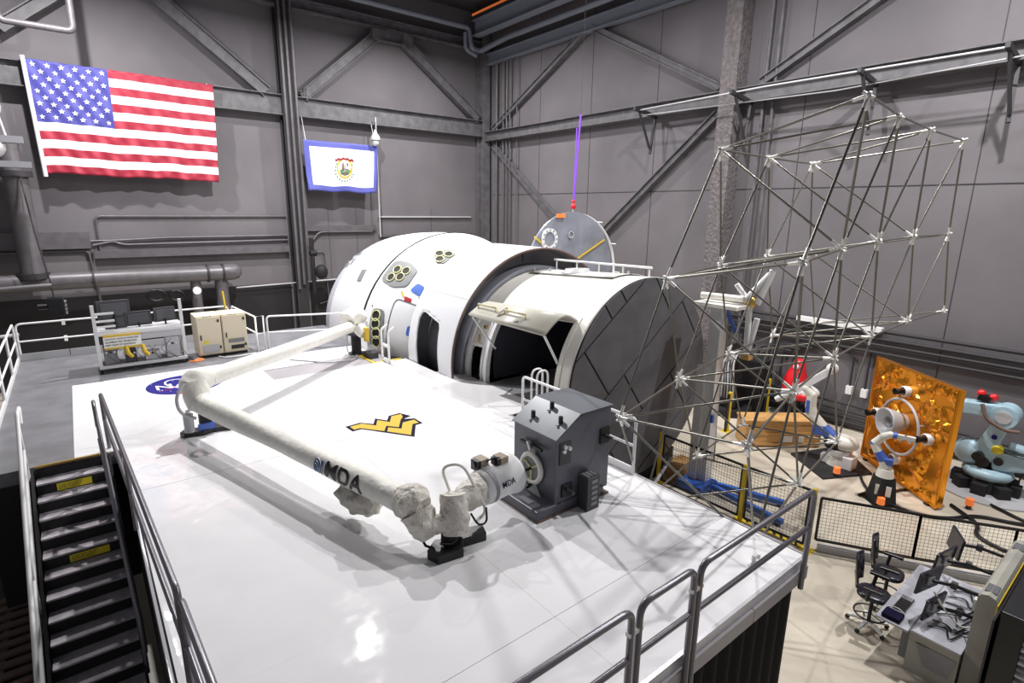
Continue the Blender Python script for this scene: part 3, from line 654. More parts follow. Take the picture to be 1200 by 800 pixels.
for y, a in ((14.7, 130), (14.5, 128), (15.2, 141), (15.0, 143), (16.45, 156.5)):
    n_ = (SC(y, a, 1)-SC(y, a, 0)); g.frus(SC(y, a, 0), SC(y, a, .01), .025, n=8)
g.build('vent_dots', M['black'], caps)
for y in (15, 17.5, 20): G().bb((CX-2.6, y-.15, 0), (CX+2.6, y+.15, .35)).build('cradle', M['steel_dk'], caps)

# ------------- service ring (white skirt)
SKZ = 2.86
sk = thing('service_ring', 'white ring section with a slanted doorway joining capsule and cabin', 'spacecraft', (CX, 13, 0))
def shell(R, y0, y1, ny, na, hole, cz, cx=CX, amin=0, amax=360):
    g = G(); 
    for i in range(ny+1):
        for k in range(na+1): g.v.append(tuple(SC(y0+(y1-y0)*i/ny, amin+(amax-amin)*k/na, 0, R, cz, cx)))
    for i in range(ny):
        for k in range(na):
            y = y0+(y1-y0)*(i+.5)/ny; a = amin+(amax-amin)*(k+.5)/na
            if hole and hole(y, a): continue
            b = i*(na+1)+k; g.f.append([b, b+na+1, b+na+2, b+1]); g.sm.append(True); g.mi.append(0)
    return g
def inpoly(x, y, P_):
    c = False
    for (x1, y1), (x2, y2) in zip(P_, P_[1:]+P_[:1]):
        if (y1 > y) != (y2 > y) and x < (x2-x1)*(y-y1)/(y2-y1)+x1: c = not c
    return c
door = [(13.95, 186), (14.08, 160), (14.0, 156.2), (13.85, 155.6), (12.95, 159.4), (12.86, 162), (12.68, 186)]
o = shell(3.1, 12.05, 14.45, 60, 240, lambda y, a: inpoly(y, a, door), SKZ).build('outer_skin', [M['caps'], M['tile']], sk)
s_ = o.modifiers.new('thick', 'SOLIDIFY'); s_.thickness = .05; s_.offset = -1; s_.material_offset = 1
dr = []
for (y0, a0), (y1, a1) in zip(door, door[1:]):
    for k in range(8): dr.append(SC(y0+(y1-y0)*k/8, a0+(a1-a0)*k/8, -.02, 3.1, SKZ))
dr.append(SC(*door[-1], -.02, 3.1, SKZ))
G().tube(dr, .028, 6).build('doorway_trim', M['caps'], sk)
G().lathe([(12.04, 3.105), (12.02, 3.105), (12.02, 3.05), (12.06, 3.05)], (CX, 0, SKZ), (0, 1, 0), 96).build('edge_trim', M['brownedge'], sk)
G().lathe([(12.07, 3.04), (12.6, 3.03)], (CX, 0, SKZ), (0, 1, 0), 96).build('inner_lining', M['tile'], sk)
G().lathe([(12.6, 3.03), (12.6, 2.6)], (CX, 0, SKZ), (0, 1, 0), 96).build('ring_bulkhead', M['tile'], sk)
G().lathe([(12.6, 2.72), (12.2, 2.72), (12.2, 2.60), (12.6, 2.6)], (CX+.02, 0, SKZ-.14), (0, 1, 0), 96).build('ring_collar', mat('collar_grey', (.22, .23, .27), .4), sk)
G().lathe([(14.2, 3.03), (14.2, 2.6)], (CX, 0, SKZ), (0, 1, 0), 96).build('rear_bulkhead', M['tile'], sk)
for a in (95, 140, 185): 
    p = SC(12.59, a, 0, 3.02, SKZ); q = SC(12.59, a, 0, 2.68, SKZ); G().beam(p, q, .02, .02).build('cone_seam', M['black'], sk)
patch([(12.2, 155), (12.2, 146), (12.5, 146), (12.5, 155)], -.04, M['blackmatte'], 'lining_label', sk, R=3.03, cz=SKZ, sub=3, th=-.01)
G().lathe([(12.7, 2.62), (14.45, 2.62)], (CX, 0, SKZ-.1), (0, 1, 0), 72).build('inner_wall', M['tile'], sk)
G().tube([SC(y, 143.5+(14.4-y)*.3, .002, 3.1, SKZ) for y in (12.1, 12.7, 13.3, 13.9, 14.4)], .006, 5).build('skin_seam', M['capgrey'], sk)
for y in (12.5, 14.1): G().bb((CX-2.3, y-.1, 0), (CX+2.3, y+.1, .4)).build('cradle', M['steel_dk'], sk)

# ------------- crew cabin cylinder with gull wing hatch
CBX, CBZ, CBR = 10.70, 2.83, 2.57
cb = thing('crew_cabin', 'cream white cylinder cabin with open side hatch beside the grey box', 'spacecraft', (CBX, 10, 0))
def PB(y, ang, off=0):
    t_ = (12.3-y)/4; return SC(y, ang, off, CBR, 2.72+.19*t_, 10.58+.15*t_)
def hole(y, a):
    if 8.72 < y < 11.28 and 139 < a < 190: return True
    return 11.5 < y < 12.02 and 163 < a < 190
g = G(); ny, na = 74, 240
Y0, Y1 = 8.3, 12.75
for i in range(ny+1):
    for k in range(na+1): g.v.append(tuple(PB(Y0+(Y1-Y0)*i/ny, 360*k/na)))
for i in range(ny):
    for k in range(na):
        if hole(Y0+(Y1-Y0)*(i+.5)/ny, 360*(k+.5)/na): continue
        b = i*(na+1)+k; g.f.append([b, b+na+1, b+na+2, b+1]); g.sm.append(True); g.mi.append(0)
o = g.build('outer_skin', M['cream'], cb); s_ = o.modifiers.new('thick', 'SOLIDIFY'); s_.thickness = .03; s_.offset = -1
g = G()
for i in range(ny+1):
    for k in range(na+1): g.v.append(tuple(PB(Y0+.05+(Y1-Y0-.1)*i/ny, 360*k/na, -.07)))
for i in range(ny):
    for k in range(na):
        if hole(Y0+(Y1-Y0)*(i+.5)/ny, 360*(k+.5)/na): continue
        b = i*(na+1)+k; g.f.append([b, b+na+1, b+na+2, b+1]); g.sm.append(True); g.mi.append(0)
g.build('inner_lining', M['inside'], cb)
# jambs
def strip(y0, y1, a0, a1, off0, off1, m, name, n=14):
    g = G(); V = []
    for k in range(n+1):
        a = a0+(a1-a0)*k/n; V += [PB(y0, a, off0), PB(y0, a, off1), PB(y1, a, off1), PB(y1, a, off0)]
    F = [(4*k+j, 4*k+(j+1) % 4, 4*k+4+(j+1) % 4, 4*k+4+j) for k in range(n) for j in range(4)]+[(0, 1, 2, 3), (4*n+3, 4*n+2, 4*n+1, 4*n)]
    return g.add(V, F, False).build(name, m, cb)
strip(8.6, 8.74, 137, 186, -.22, .02, M['cream'], 'door_jamb')
strip(11.22, 11.34, 141, 185, -.08, .05, M['white'], 'door_jamb')
strip(11.42, 11.5, 147, 185, -.08, .03, M['white'], 'door_jamb')
strip(12.02, 12.1, 147, 185, -.08, .03, M['white'], 'door_jamb')
strip(11.5, 12.02, 162, 164, -.08, .03, M['cream'], 'door_lintel', 3)
strip(8.7, 11.3, 137.5, 139.5, -.1, .015, M['cream'], 'door_lintel', 3)
strip(11.5, 12.02, 147, 162.5, .0, .015, M['cream'], 'side_hatch_panel', 6)
p = PB(11.75, 157, .05); G().tube([p, p+Vector((-.06, -.05, -.12)), p+Vector((-.02, -.02, -.3))], .022, 6).build('side_hatch_handle', M['brass'], cb)
G().frus(PB(11.62, 152, .02), PB(11.62, 152, .08), .05, n=10).build('latch', M['brass'], cb)
# interior
G().frus((10.7, 8.66, 2.85), (10.7, 8.70, 2.85), 2.46, n=60).build('interior_panel', M['inside'], cb)
G().bb((12.0, 8.4, D), (12.05, 12.6, D+1.9)).build('interior_wall', M['inside'], cb)
G().bb((11.97, 8.4, D+.95), (12.0, 12.6, D+.99)).build('wall_seam', M['black'], cb)
for k in range(3): G().bb((8.4, 11.36, D+.0), (12.0, 11.40, D+1.9)).build('interior_bulkhead', M['inside'], cb) if k == 0 else None
# gull wing hatch, hinged along the top of the opening
H0 = [PB(y, 139.5, .01) for y in (11.35, 8.7)]
g = G(); n = 12; V = []
for k in range(n+1):
    q = k/n
    for s in (0, 1):
        a = H0[s]; b = Vector((7.62, 11.4, 4.42)) if s == 0 else Vector((7.83, 8.78, 4.34))
        p = a*(1-q)+b*q; p.z += .30*math.sin(PI*q)*(1-.35*q); V.append(p)
F = [(2*k, 2*k+1, 2*k+3, 2*k+2) for k in range(n)]
o = g.add(V, F, True).build('hatch_door', M['hatchc'], cb); s_ = o.modifiers.new('thick', 'SOLIDIFY'); s_.thickness = .07; s_.offset = 0
hd = o
def HP(q, s, up=0):
    a = H0[0]*(1-s)+H0[1]*s; b = Vector((7.62, 11.4, 4.42))*(1-s)+Vector((7.83, 8.78, 4.34))*s
    p = a*(1-q)+b*q; p.z += .30*math.sin(PI*q)*(1-.35*q)+up; return p
for s0, s1 in ((.04, .3), (.42, .7)):
    G().tube([HP(.8, s0, .03), HP(.8, s0, .14), HP(.8, s1, .14), HP(.8, s1, .03)], .028, 8).build('grab_handle', M['handle'], hd)
G().tube([HP(.88, .36, .03), HP(.85, .37, .1), HP(.7, .41, .12)], .035, 8).build('latch_lever', M['cream'], hd)
G().tube([HP(.93, .6, .04), HP(.9, .64, .05)], .012, 6).build('hatch_pin', M['black'], hd)
G().frus((7.66, 11.3, 4.38), PB(11.0, 163, .0), .022, n=8).build('gas_strut', M['alu'], cb)
G().frus((7.9, 8.85, 4.32), PB(8.75, 163, .02), .03, n=8).build('gas_strut', M['alu'], cb)
# roof hatch plate with round port
def rp(y, a, off): return PB(y, a, off)
g = G(); V = []; nn = 10
for i in range(nn+1):
    for k in range(nn+1): V.append(PB(8.98+3.0*i/nn, 72+29*k/nn, .02))
g.add(V, [(i*(nn+1)+k, i*(nn+1)+k+1, (i+1)*(nn+1)+k+1, (i+1)*(nn+1)+k) for i in range(nn) for k in range(nn)], True)
o = g.build('roof_hatch', mat('roof_hatch_paint', (.62, .61, .58), .4), cb); s_ = o.modifiers.new('thick', 'SOLIDIFY'); s_.thickness = .025
V = []
for (y, a) in ((8.97, 71), (8.97, 102), (12.0, 102), (12.0, 71)): V.append(PB(y, a, .02))
G().tube([PB(8.97, 71+31*k/8, .02) for k in range(9)]+[PB(8.97+3.03*k/4, 102, .02) for k in range(5)], .012, 5).build('roof_hatch_gap', M['black'], cb)
pc_ = PB(10.6, 91, .0)
G().lathe([(0, .46), (.02, .46), (.06, .34), (.12, .32), (.12, .27), (.02, .25)], pc_, (0, .05, 1), 32).build('port_collar', M['ltgrey'], cb)
G().frus(pc_+Vector((0, 0, .02)), pc_+Vector((0, 0, .06)), .26, n=24).build('port_glass', M['inside'], cb)
for y, a in ((12.0, 97), (11.4, 96), (9.3, 80)): G().frus(PB(y, a, 0), PB(y, a, .12), .03, n=8).build('roof_stud', M['ltgrey'], cb)
t = thing('roof_rail', 'low white rail along the top of the cabin roof', 'railing', (10.9, 9.5, 5.4))
G().tube([(10.95, 11.9, 5.62), (10.95, 8.4, 5.68)], .03, 8).build('rail_bar', M['white'], t)
for k in range(5): G().frus((10.95, 11.8-.83*k, 5.32), (10.95, 11.8-.83*k, 5.63), .022, n=8).build('stanchion', M['white'], t)
# end disc with tiles
def clip(poly, n_, c):       # keep n.p <= c
    out = []
    for a, b in zip(poly, poly[1:]+poly[:1]):
        da, db = n_[0]*a[0]+n_[1]*a[1]-c, n_[0]*b[0]+n_[1]*b[1]-c
        if da <= 0: out.append(a)
        if da*db < 0: q = da/(da-db); out.append((a[0]+(b[0]-a[0])*q, a[1]+(b[1]-a[1])*q))
    return out
DX, DZ = 10.73, 2.91
disc = [(2.55*math.cos(k*PI/36), 2.55*math.sin(k*PI/36)) for k in range(72)]
G().frus((DX, 8.33, DZ), (DX, 8.27, DZ), CBR-.01, n=72).build('end_disc', M['seam'], cb)
ca, sa = math.cos(math.radians(37)), math.sin(math.radians(37)); gp = .022
rows = [(2.13, 3.0, [-.01, .57]), (.68, 2.13, [-1.09, 1.70]), (-.63, .68, [-.44, 2.2]), (-1.95, -.63, [-1.86, .85]), (-3.0, -1.95, [-.3])]
for lo, hi, cr in rows:
    cr = [-4]+cr+[4]
    for a, b in zip(cr, cr[1:]):
        p = clip(disc, (-sa, ca), hi-gp); p = clip(p, (sa, -ca), -lo-gp) if p else p
        p = clip(p, (ca, sa), b-gp) if p else p; p = clip(p, (-ca, -sa), -a-gp) if p else p
        if p and len(p) > 2: G().prism(p, ((DX, 8.27, DZ), (1, 0, 0), (0, 0, 1), (0, -1, 0)), .02+.002*random.random()).build('tile', M['tile'], cb)
for y, w_, h in ((8.6, 1.9, .55), (11, 1.9, .55), (8.4, 1.5, .4)): G().bb((CBX-w_, y-.1, 0), (CBX+w_, y+.1, h)).build('cradle', M['blackmatte'], cb)
G().tube([(7.3+.1*k, 8.0-.12*k*.3, .25) for k in range(2)]+[(9.2, 7.6, .2), (10.6, 7.7, .22), (11.8, 8.0, .6)], .05, 8).build('rim_pipe', M['ltgrey'], cb)

# ------------- suspended steel disc and its rings
t = thing('docking_disc', 'upright brushed steel disc with white port ring hung behind the cabin', 'disc', (13.7, 14, 4.9))
G().frus((13.7, 14.0, 4.94), (13.7, 14.08, 4.94), 2.03, n=72).build('disc_plate', M['metal'], t)
G().lathe([(-.0, .36), (-.06, .36), (-.06, .25), (-.0, .25)], (12.59, 13.99, 6.07), (0, 1, 0), 32, sm=False).build('port_ring', M['white'], t)
for k in range(12):
    a = k*PI/6; G().frus((12.59+.305*math.cos(a), 13.93, 6.07+.305*math.sin(a)), (12.59+.305*math.cos(a), 13.90, 6.07+.305*math.sin(a)), .025, n=6).build('ring_bolt', M['midgrey'], t)
G().lathe([(0, .13), (-.04, .13), (-.04, .1), (0, .1)], (13.6, 13.99, 6.2), (0, 1, 0), 20, sm=False).build('small_ring', M['ltgrey'], t)
G().tube([(13.7, 13.97, 5.22), (14.0, 13.97, 5.38), (15.3, 13.97, 5.98)], .035, 6).build('ratchet_strap', M['gold'], t)
G().tube([(11.95, 13.97, 6.15), (12.32, 13.97, 5.91), (12.8, 13.97, 5.7)], .035, 6).build('ratchet_strap', M['gold'], t)
G().box((13.08, 13.95, 6.84), (.36, .06, .13)).build('orange_clamp', M['orange'], t)
G().bb((13.3, 14.0, 0), (13.5, 14.08, 3)).bb((13.9, 14.0, 0), (14.1, 14.08, 3)).build('floor_stand', M['steel_dk'], t)
t = thing('ring_frame', 'thin white hoop frame standing behind the steel disc', 'frame', (14.4, 14.6, 4))
for y_, r_ in ((14.5, .045),): G().tube([(14.3+2.2*math.cos(a), y_, 4.7+2.2*math.sin(a)) for a in [k*2*PI/64 for k in range(64)]], r_, 8, closed=True).build('hoop', M['white'], t)
for a in (0, PI/6, PI/3, PI/2, PI*.75, PI): G().frus((14.3+2.2*math.cos(a), 14.2, 4.7+2.2*math.sin(a)), (14.3+2.2*math.cos(a), 14.5, 4.7+2.2*math.sin(a)), .02, n=6).build('spacer', M['white'], t)
G().bb((13.2, 14.3, 0), (13.4, 14.6, 2.9)).bb((14.5, 14.3, 0), (14.7, 14.6, 2.9)).build('floor_stand', M['steel_dk'], t)
t = thing('lifting_sling', 'purple lifting sling pair holding up the steel disc', 'sling', (13.8, 14.04, 7))
G().beam((13.74, 14.04, 7.3), (13.92, 14.04, 10.15), .07, .02).build('sling_strap', M['purple'], t)
G().beam((13.76, 14.08, 7.3), (14.02, 14.3, 9.75), .04, .02).build('sling_strap', M['purple'], t)
G().beam((13.92, 14.04, 10.15), (14.0, 14.04, 17.5), .008, .008).build('hoist_line', M['steel_dk'], t)
G().ball((13.73, 14.04, 7.15), .1, 12).ball((13.73, 14.04, 7.32), .06, 10).build('red_shackle', M['redbr'], t)
G().tube([(13.72, 14.04, 6.8), (13.73, 14.04, 7.1)], .03).build('hook', M['ltgrey'], t)

# ================================================================== ROBOT ARM (boom arm on the platform)
t = thing('robotic_boom_arm', 'long white cloth wrapped robotic arm bent across the white platform', 'robot arm', (6.49, 16.0, D))
G().frus((6.49, 16.0, D), (6.49, 16.0, 3.25), .15, n=24).build('pedestal', M['blackmatte'], t)
G().frus((6.49, 16.0, D), (6.49, 16.0, D+.04), .24, n=24).build('base_plate', M['black'], t)
G().frus((6.49, 16.0, 3.22), (6.49, 16.0, 3.3), .27, n=20).build('base_plate', M['dkgrey'], t)
def lump(path, rad, seed, amp, n=20, name='x', m='cloth', sub=8, parent=None, fold=0):
    """cloth-wrapped tube with irregular creases"""
    rnd = random.Random(seed); pts = []; rr = []
    P_ = [Vector(p) for p in path]
    for i in range(len(P_)-1):
        for k in range(sub):
            q = k/sub; pts.append(P_[i]*(1-q)+P_[i+1]*q); rr.append(rad[i]*(1-q)+rad[i+1]*q)
    pts.append(P_[-1]); rr.append(rad[-1])
    if len(path) > 2:   # soften bends
        for _ in range(3): pts = [pts[0]]+[(pts[i-1]+pts[i]*2+pts[i+1])/4 for i in range(1, len(pts)-1)]+[pts[-1]]
    g = G(); g.tube(pts, rr, n)
    ph = [rnd.random()*6 for _ in range(8)]
    for i in range(len(pts)):
        for k in range(n):
            v = Vector(g.v[i*n+k]); d = v-pts[i]; a = 2*PI*k/n
            w_ = math.sin(3*a+ph[0]+i*.31)+.8*math.sin(5*a-i*.5+ph[1])+.5*math.sin(i*.7+ph[2]+2*a)+.25*(rnd.random()-.5)+(2.2 if m == 'cloth2' else 0)*(abs(math.sin(2.5*a+i*.55+ph[3]))-.6)
            g.v[i*n+k] = tuple(pts[i]+d*(1+amp*w_))
    c = len(pts)*n
    for k in range(n): g.v[c+k] = g.v[k]; g.v[c+n+k] = g.v[(len(pts)-1)*n+k]
    return g.build(name, M[m], parent)
SH = Vector((6.42, 16.0, 3.62)); EL = Vector((1.52, 12.0, 3.62)); EL2 = Vector((1.52, 11.85, 3.25)); WR = Vector((3.02, 5.98, 3.2))
lump([(6.75, 16.25, 3.75), (6.45, 16.05, 3.75), (6.2, 15.9, 3.68)], [.26, .32, .26], 1, .05, name='shoulder_joint', m='cream', parent=t)
lump([(6.5, 15.75, 3.45), (6.6, 15.55, 3.3)], [.2, .18], 2, .04, name='shoulder_joint', m='cream', parent=t)
G().box((6.6, 15.45, 3.3), (.12, .14, .42)).build('yellow_bracket', M['gold'], t)
lump([(6.3, 15.85, 3.5), (4.0, 13.95, 3.55), (1.8, 12.25, 3.6)], [.17, .175, .18], 3, .012, 20, name='upper_boom', m='cloth', sub=22, parent=t)
lump([(1.78, 12.2, 3.62), (1.55, 12.05, 3.65), (1.38, 11.9, 3.55)], [.2, .26, .2], 4, .03, name='elbow_joint', m='cloth', parent=t)
lump([(1.48, 11.95, 3.62), (1.5, 11.85, 3.42), (1.52, 11.7, 3.2)], [.25, .24, .2], 5, .03, name='elbow_joint', m='cloth', parent=t)
G().tube(rounded([(1.3, 11.75, 3.7), (1.12, 11.6, 3.5), (1.15, 11.5, 3.2), (1.4, 11.5, 3.05)], .15), .03, 8).build('cable_loop', M['ltgrey'], t)
lump([(1.52, 11.8, 3.28), (2.3, 8.8, 3.25), (2.85, 6.7, 3.22), (3.02, 6.1, 3.2)], [.21, .165, .18, .17], 6, .02, 24, name='lower_boom', m='cloth', sub=16, parent=t)
lump([(2.62, 7.3, 3.0), (2.72, 7.0, 2.88), (2.85, 6.6, 2.98)], [.12, .17, .12], 7, .15, 16, name='hanging_wrap', m='cloth2', parent=t)
lump([(2.98, 6.12, 3.22), (3.06, 5.92, 3.24), (3.12, 5.78, 3.2)], [.19, .26, .17], 8, .04, 22, name='wrist_cover', m='cloth2', parent=t)
lump([(3.06, 5.85, 3.15), (3.1, 5.74, 2.98), (3.14, 5.66, 2.84)], [.22, .2, .12], 9, .04, 22, name='wrist_cover', m='cloth2', parent=t)
lump([(3.12, 5.7, 3.0), (3.3, 5.62, 3.0), (3.5, 5.6, 3.05)], [.14, .12, .14], 10, .04, 22, name='wrist_cover', m='cloth2', parent=t)
lump([(3.47, 5.56, 2.84), (3.49, 5.6, 3.05), (3.53, 5.68, 3.33)], [.18, .2, .17], 11, .04, 22, name='wrist_cover', m='cloth2', parent=t)
lump([(3.58, 5.68, 3.17), (3.78, 5.72, 3.18), (4.05, 5.78, 3.2)], [.14, .19, .23], 12, .04, 24, name='wrist_cover', m='cloth2', parent=t)
AX = Vector((1, .16, .02)).normalized(); E0 = Vector((4.0, 5.77, 3.2))
G().lathe([(0, .2), (.02, .25), (.5, .27), (.62, .31), (.66, .31), (.66, .24), (.4, .2)], E0, AX, 40).build('end_effector', M['white'], t)
G().lathe([(0, .262), (.06, .268), (.06, .262)], E0+AX*.1, AX, 40).build('end_effector_band', M['midgrey'], t)
cq = E0+AX*.22+Vector((-.05, .10, .28))
for k, (dx, dy) in enumerate(((0, .05), (.27, -.06))):
    p = cq+Vector((dx, dy, 0)); b = G().box(p, (.14, .18, .15), .1).build('camera_housing', M['camc'], t)
    G().box(p+Vector((-.1, -.02, 0)), (.06, .15, .15), .1).build('camera_front', M['black'], b)
    G().frus(p+Vector((-.13, -.02, 0)), p+Vector((-.15, -.02, 0)), .045, n=14).build('camera_lens', M['dkgrey'], b)
G().tube([cq+Vector((0, 0, 0)), cq+Vector((.1, -.1, .1)), cq+Vector((.3, -.1, .05)), E0+AX*.5+Vector((0, 0, .2))], .012, 6).build('camera_cable', M['black'], t)
G().tube(rounded([(3.62, 5.9, 3.2), (3.5, 5.95, 3.62), (3.75, 5.8, 3.66), (3.85, 5.6, 3.3), (3.95, 5.5, 3.0), (3.75, 5.45, 2.95)], .2), .022, 8).build('hose_loop', M['cream'], t)
G().tube(rounded([(3.65, 5.45, 3.1), (3.7, 5.35, 2.95), (3.85, 5.36, 2.93), (3.9, 5.45, 3.1)], .1), .015, 6).build('hose_loop', M['black'], t)
G().tube([(3.05, 5.95, 3.05), (3.0, 5.8, 2.98), (3.05, 5.6, 2.78), (3.12, 5.5, 2.76)], .018, 6).build('cover_piping', M['blackmatte'], t)
# logos on the boom: letters wrapped round the tube
LB0, LB1 = Vector((2.3, 8.8, 3.25)), Vector((2.85, 6.7, 3.22)); LD = (LB1-LB0).normalized(); LS = Vector((-LD.y, LD.x, 0)).normalized()
if LS.x > 0: LS = -LS
def wrapb(x, y, s0=1.0, rr=.183):
    a = (y-.09)/rr; return LB0+LD*(s0+x)+(LS*math.cos(a+.12)+Vector((0, 0, 1))*math.sin(a+.12))*rr*1.03
lg = thing('boom_logo', 'black lettered maker logo with blue square wrapped on the lower boom', 'logo', LB0+LD*.9)
def subwrap(s, size, name, m):
    cu = bpy.data.curves.new('t', 'FONT'); cu.body = s; cu.size = size; cu.offset = size*.022; o = bpy.data.objects.new('t', cu); C.objects.link(o)
    dg = bpy.context.evaluated_depsgraph_get(); dg.update(); me = bpy.data.meshes.new_from_object(o.evaluated_get(dg)); bpy.data.objects.remove(o)
    import bmesh; bm = bmesh.new(); bm.from_mesh(me); bmesh.ops.triangulate(bm, faces=bm.faces)
    bmesh.ops.subdivide_edges(bm, edges=[e for e in bm.edges if e.calc_length() > size*.12], cuts=3, use_grid_fill=True); bm.to_mesh(me); bm.free()
    for v in me.vertices: v.co = wrapb(v.co.x*1.15+.27, v.co.y)-WL[lg.name]
    me.materials.clear(); me.materials.append(m); r = bpy.data.objects.new(name, me); C.objects.link(r); r.parent = lg; return r
subwrap('MDA', .34, 'lettering', M['black'])
g = G(); nn = 8
V = [wrapb(.03+.2*i/nn, .0+.2*j/nn) for i in range(nn+1) for j in range(nn+1)]
g.add(V, [(i*(nn+1)+j, (i+1)*(nn+1)+j, (i+1)*(nn+1)+j+1, i*(nn+1)+j+1) for i in range(nn) for j in range(nn) if i+j > 3 or (i < 4 and j < 4)]).build('blue_square', mat('maker_blue', (.01, .06, .24), .4), lg)
for r_ in (.085, .125, .165):
    G().tube([wrapb(.07+r_*math.cos(a), .05+r_*math.sin(a), rr=.187) for a in [(-20+k*14)*PI/180 for k in range(9)]], .006, 5).build('white_arc', M['white'], lg)
S2 = AX.cross(Vector((0, 0, 1))).normalized()
text_mesh('MDA', .12, lambda x, y: E0+AX*(.2+x)+(S2*math.cos((y+.02)/.27-.0)+Vector((0, 0, 1))*math.sin((y+.02)/.27-.0))*.283, 'small_lettering', M['navy'], t)
# feet pads of the arm (air bearings)
ft = thing('support_foot', 'black support foot with small cylinder under the arm elbow', 'foot', (1.6, 11.85, D))
G().prism([(-.42, -.12), (-.1, -.2), (.1, -.12), (.42, -.2), (.5, -.05), (.42, .12), (.05, .2), (-.1, .1), (-.4, .12), (-.48, 0)], ((1.62, 11.88, D), (1, 0, 0), (0, 1, 0), (0, 0, 1)), .1).build('pad', M['black'], ft, .01)
G().bb((1.5, 11.8, D+.1), (1.72, 12.0, D+.45)).build('upright', M['blackmatte'], ft)
G().bb((1.45, 11.74, D+.1), (1.75, 11.8, D+.22)).build('blue_bracket', M['robb'], ft)
G().frus((1.3, 11.75, D+.12), (1.3, 11.75, D+.48), .09, n=16).build('gas_bottle', M['ltgrey'], ft)
G().frus((1.3, 11.75, D+.48), (1.3, 11.75, D+.56), .04, n=10).build('bottle_valve', M['alu'], ft)
ft = thing('support_foot', 'black support foot with cables under the arm wrist', 'foot', (3.6, 5.6, D))
G().prism([(-.35, -.25), (0, -.3), (.1, -.12), (.45, -.18), (.52, .02), (.2, .12), (0, .02), (-.2, .1), (-.4, -.05)], ((3.45, 5.62, D), (1, 0, 0), (0, 1, 0), (0, 0, 1)), .13).build('pad', M['black'], ft, .01)
G().frus((3.4, 5.58, D+.12), (3.42, 5.6, D+.35), .12, n=16).build('upright', M['blackmatte'], ft)
G().tube([(3.55, 5.6, D+.14), (3.7, 5.6, D+.3), (3.62, 5.6, D+.42), (3.5, 5.62, D+.3)], .012, 6).build('blue_cable', M['robb'], ft)
G().tube([(3.2, 5.5, D+.2), (3.35, 5.45, D+.16), (3.6, 5.55, D+.2), (3.65, 5.65, D+.4)], .018, 6).build('black_cable', M['black'], ft)
conduit('pale cable curling on the deck from the arm pedestal', [(6.4, 15.8, D+.02), (6.1, 15.2, D+.03), (5.4, 15.4, D+.02), (4.6, 16.4, D+.02)], .02, 'ltgrey', .5, 'cable', 'floor_cable')
conduit('thin cable standing up beside the arm pedestal', [(6.2, 15.85, D+.02), (6.15, 15.9, D+.2), (6.2, 15.95, 3.6)], .02, 'ltgrey', .2, 'cable', 'floor_cable')

# ================================================================== GREY GRAPPLE BOX
t = thing('grapple_target_box', 'tall slate grey box with sloped top and grapple fixture on the platform', 'equipment box', (5.5, 5.85, D))
bx0, bx1, by0, by1 = 5.08, 6.22, 5.36, 6.34
prof = [(bx0, D+.12), (bx1, D+.12), (bx1, 4.07), (5.55, 4.07), (bx0, 3.78)]
G().prism(prof, ((0, by1, 0), (1, 0, 0), (0, 0, 1), (0, -1, 0)), by1-by0).build('body', M['boxg'], t, .012)
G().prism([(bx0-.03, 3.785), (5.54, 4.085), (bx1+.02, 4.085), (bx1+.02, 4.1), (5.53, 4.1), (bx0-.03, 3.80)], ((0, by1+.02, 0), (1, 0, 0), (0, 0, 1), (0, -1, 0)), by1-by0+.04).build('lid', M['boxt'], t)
G().bb((4.72, by0-.02, D+.02), (bx1-.1, by1+.06, D+.17)).build('plinth', M['boxg'], t, .015)
G().bb((4.72, by0-.04, D), (bx1, by1+.08, D+.03)).build('base_sheet', M['brownedge'], t)
for a in ((4.78, 5.6), (4.78, 5.95)): G().bb((a[0], a[1], D+.172), (a[0]+.1, a[1]+.25, D+.178)).build('plate', M['midgrey'], t)
for x, y in ((5.22, 6.05), (5.45, 5.88), (5.3, 5.52)):
    z = 3.78+(x-bx0)*.615; b = G().box((x, y, z+.02), (.17, .03, .02)).box((x, y, z+.02), (.03, .17, .02)).build('star_bracket', M['alu'], t)
    G().frus((x, y, z+.02), (x, y, z+.14), .035, n=12).build('grip_post', M['black'], b)
gx = bx0-.012; rc = (5.86, 3.18)
G().lathe([(0, .25), (.03, .26), (.06, .24), (.06, .19), (0, .19)], (gx, rc[0], rc[1]), (-1, 0, 0), 36).build('grapple_ring', M['cream'], t)
G().frus((gx, rc[0], rc[1]), (gx-.02, rc[0], rc[1]), .19, n=32).build('grapple_plate', M['midgrey'], t)
G().frus((gx, rc[0], rc[1]), (gx-.3, rc[0], rc[1]-.02), .025, .02, n=10).build('grapple_pin', M['black'], t)
for k in range(3):
    a = k*2*PI/3+.5; G().beam((gx-.03, rc[0], rc[1]), (gx-.03, rc[0]+.19*math.cos(a), rc[1]+.19*math.sin(a)), .03, .03).build('grapple_cam', M['ringy'], t)
G().bb((gx-.03, 5.78, 3.42), (gx, 5.94, 3.56)).build('bracket_plate', M['midgrey'], t)
G().beam((gx-.05, 6.1, 3.56), (gx-.05, 5.6, 3.56), .04, .04).build('cross_bar', M['black'], t)
G().beam((gx-.07, 5.83, 3.5), (gx-.07, 5.9, 3.62), .05, .04).build('star_bracket', M['alu'], t)
G().prism([(-.26, -.2), (.26, -.2), (.2, -.1), (.06, .08), (-.06, .08), (-.2, -.1)], ((gx, rc[0]-.02, rc[1]-.32), (0, 1, 0), (0, 0, 1), (-1, 0, 0)), .02).build('foot_plate', M['ltgrey'], t)
G().frus((gx, rc[0], rc[1]-.26), (gx-.12, rc[0], rc[1]-.3), .03, n=10).build('guide_pin', M['black'], t)
b = G().bb((5.14, by0-.02, 3.38), (5.36, by0, 3.72)).build('side_plate', M['dkgrey'], t)
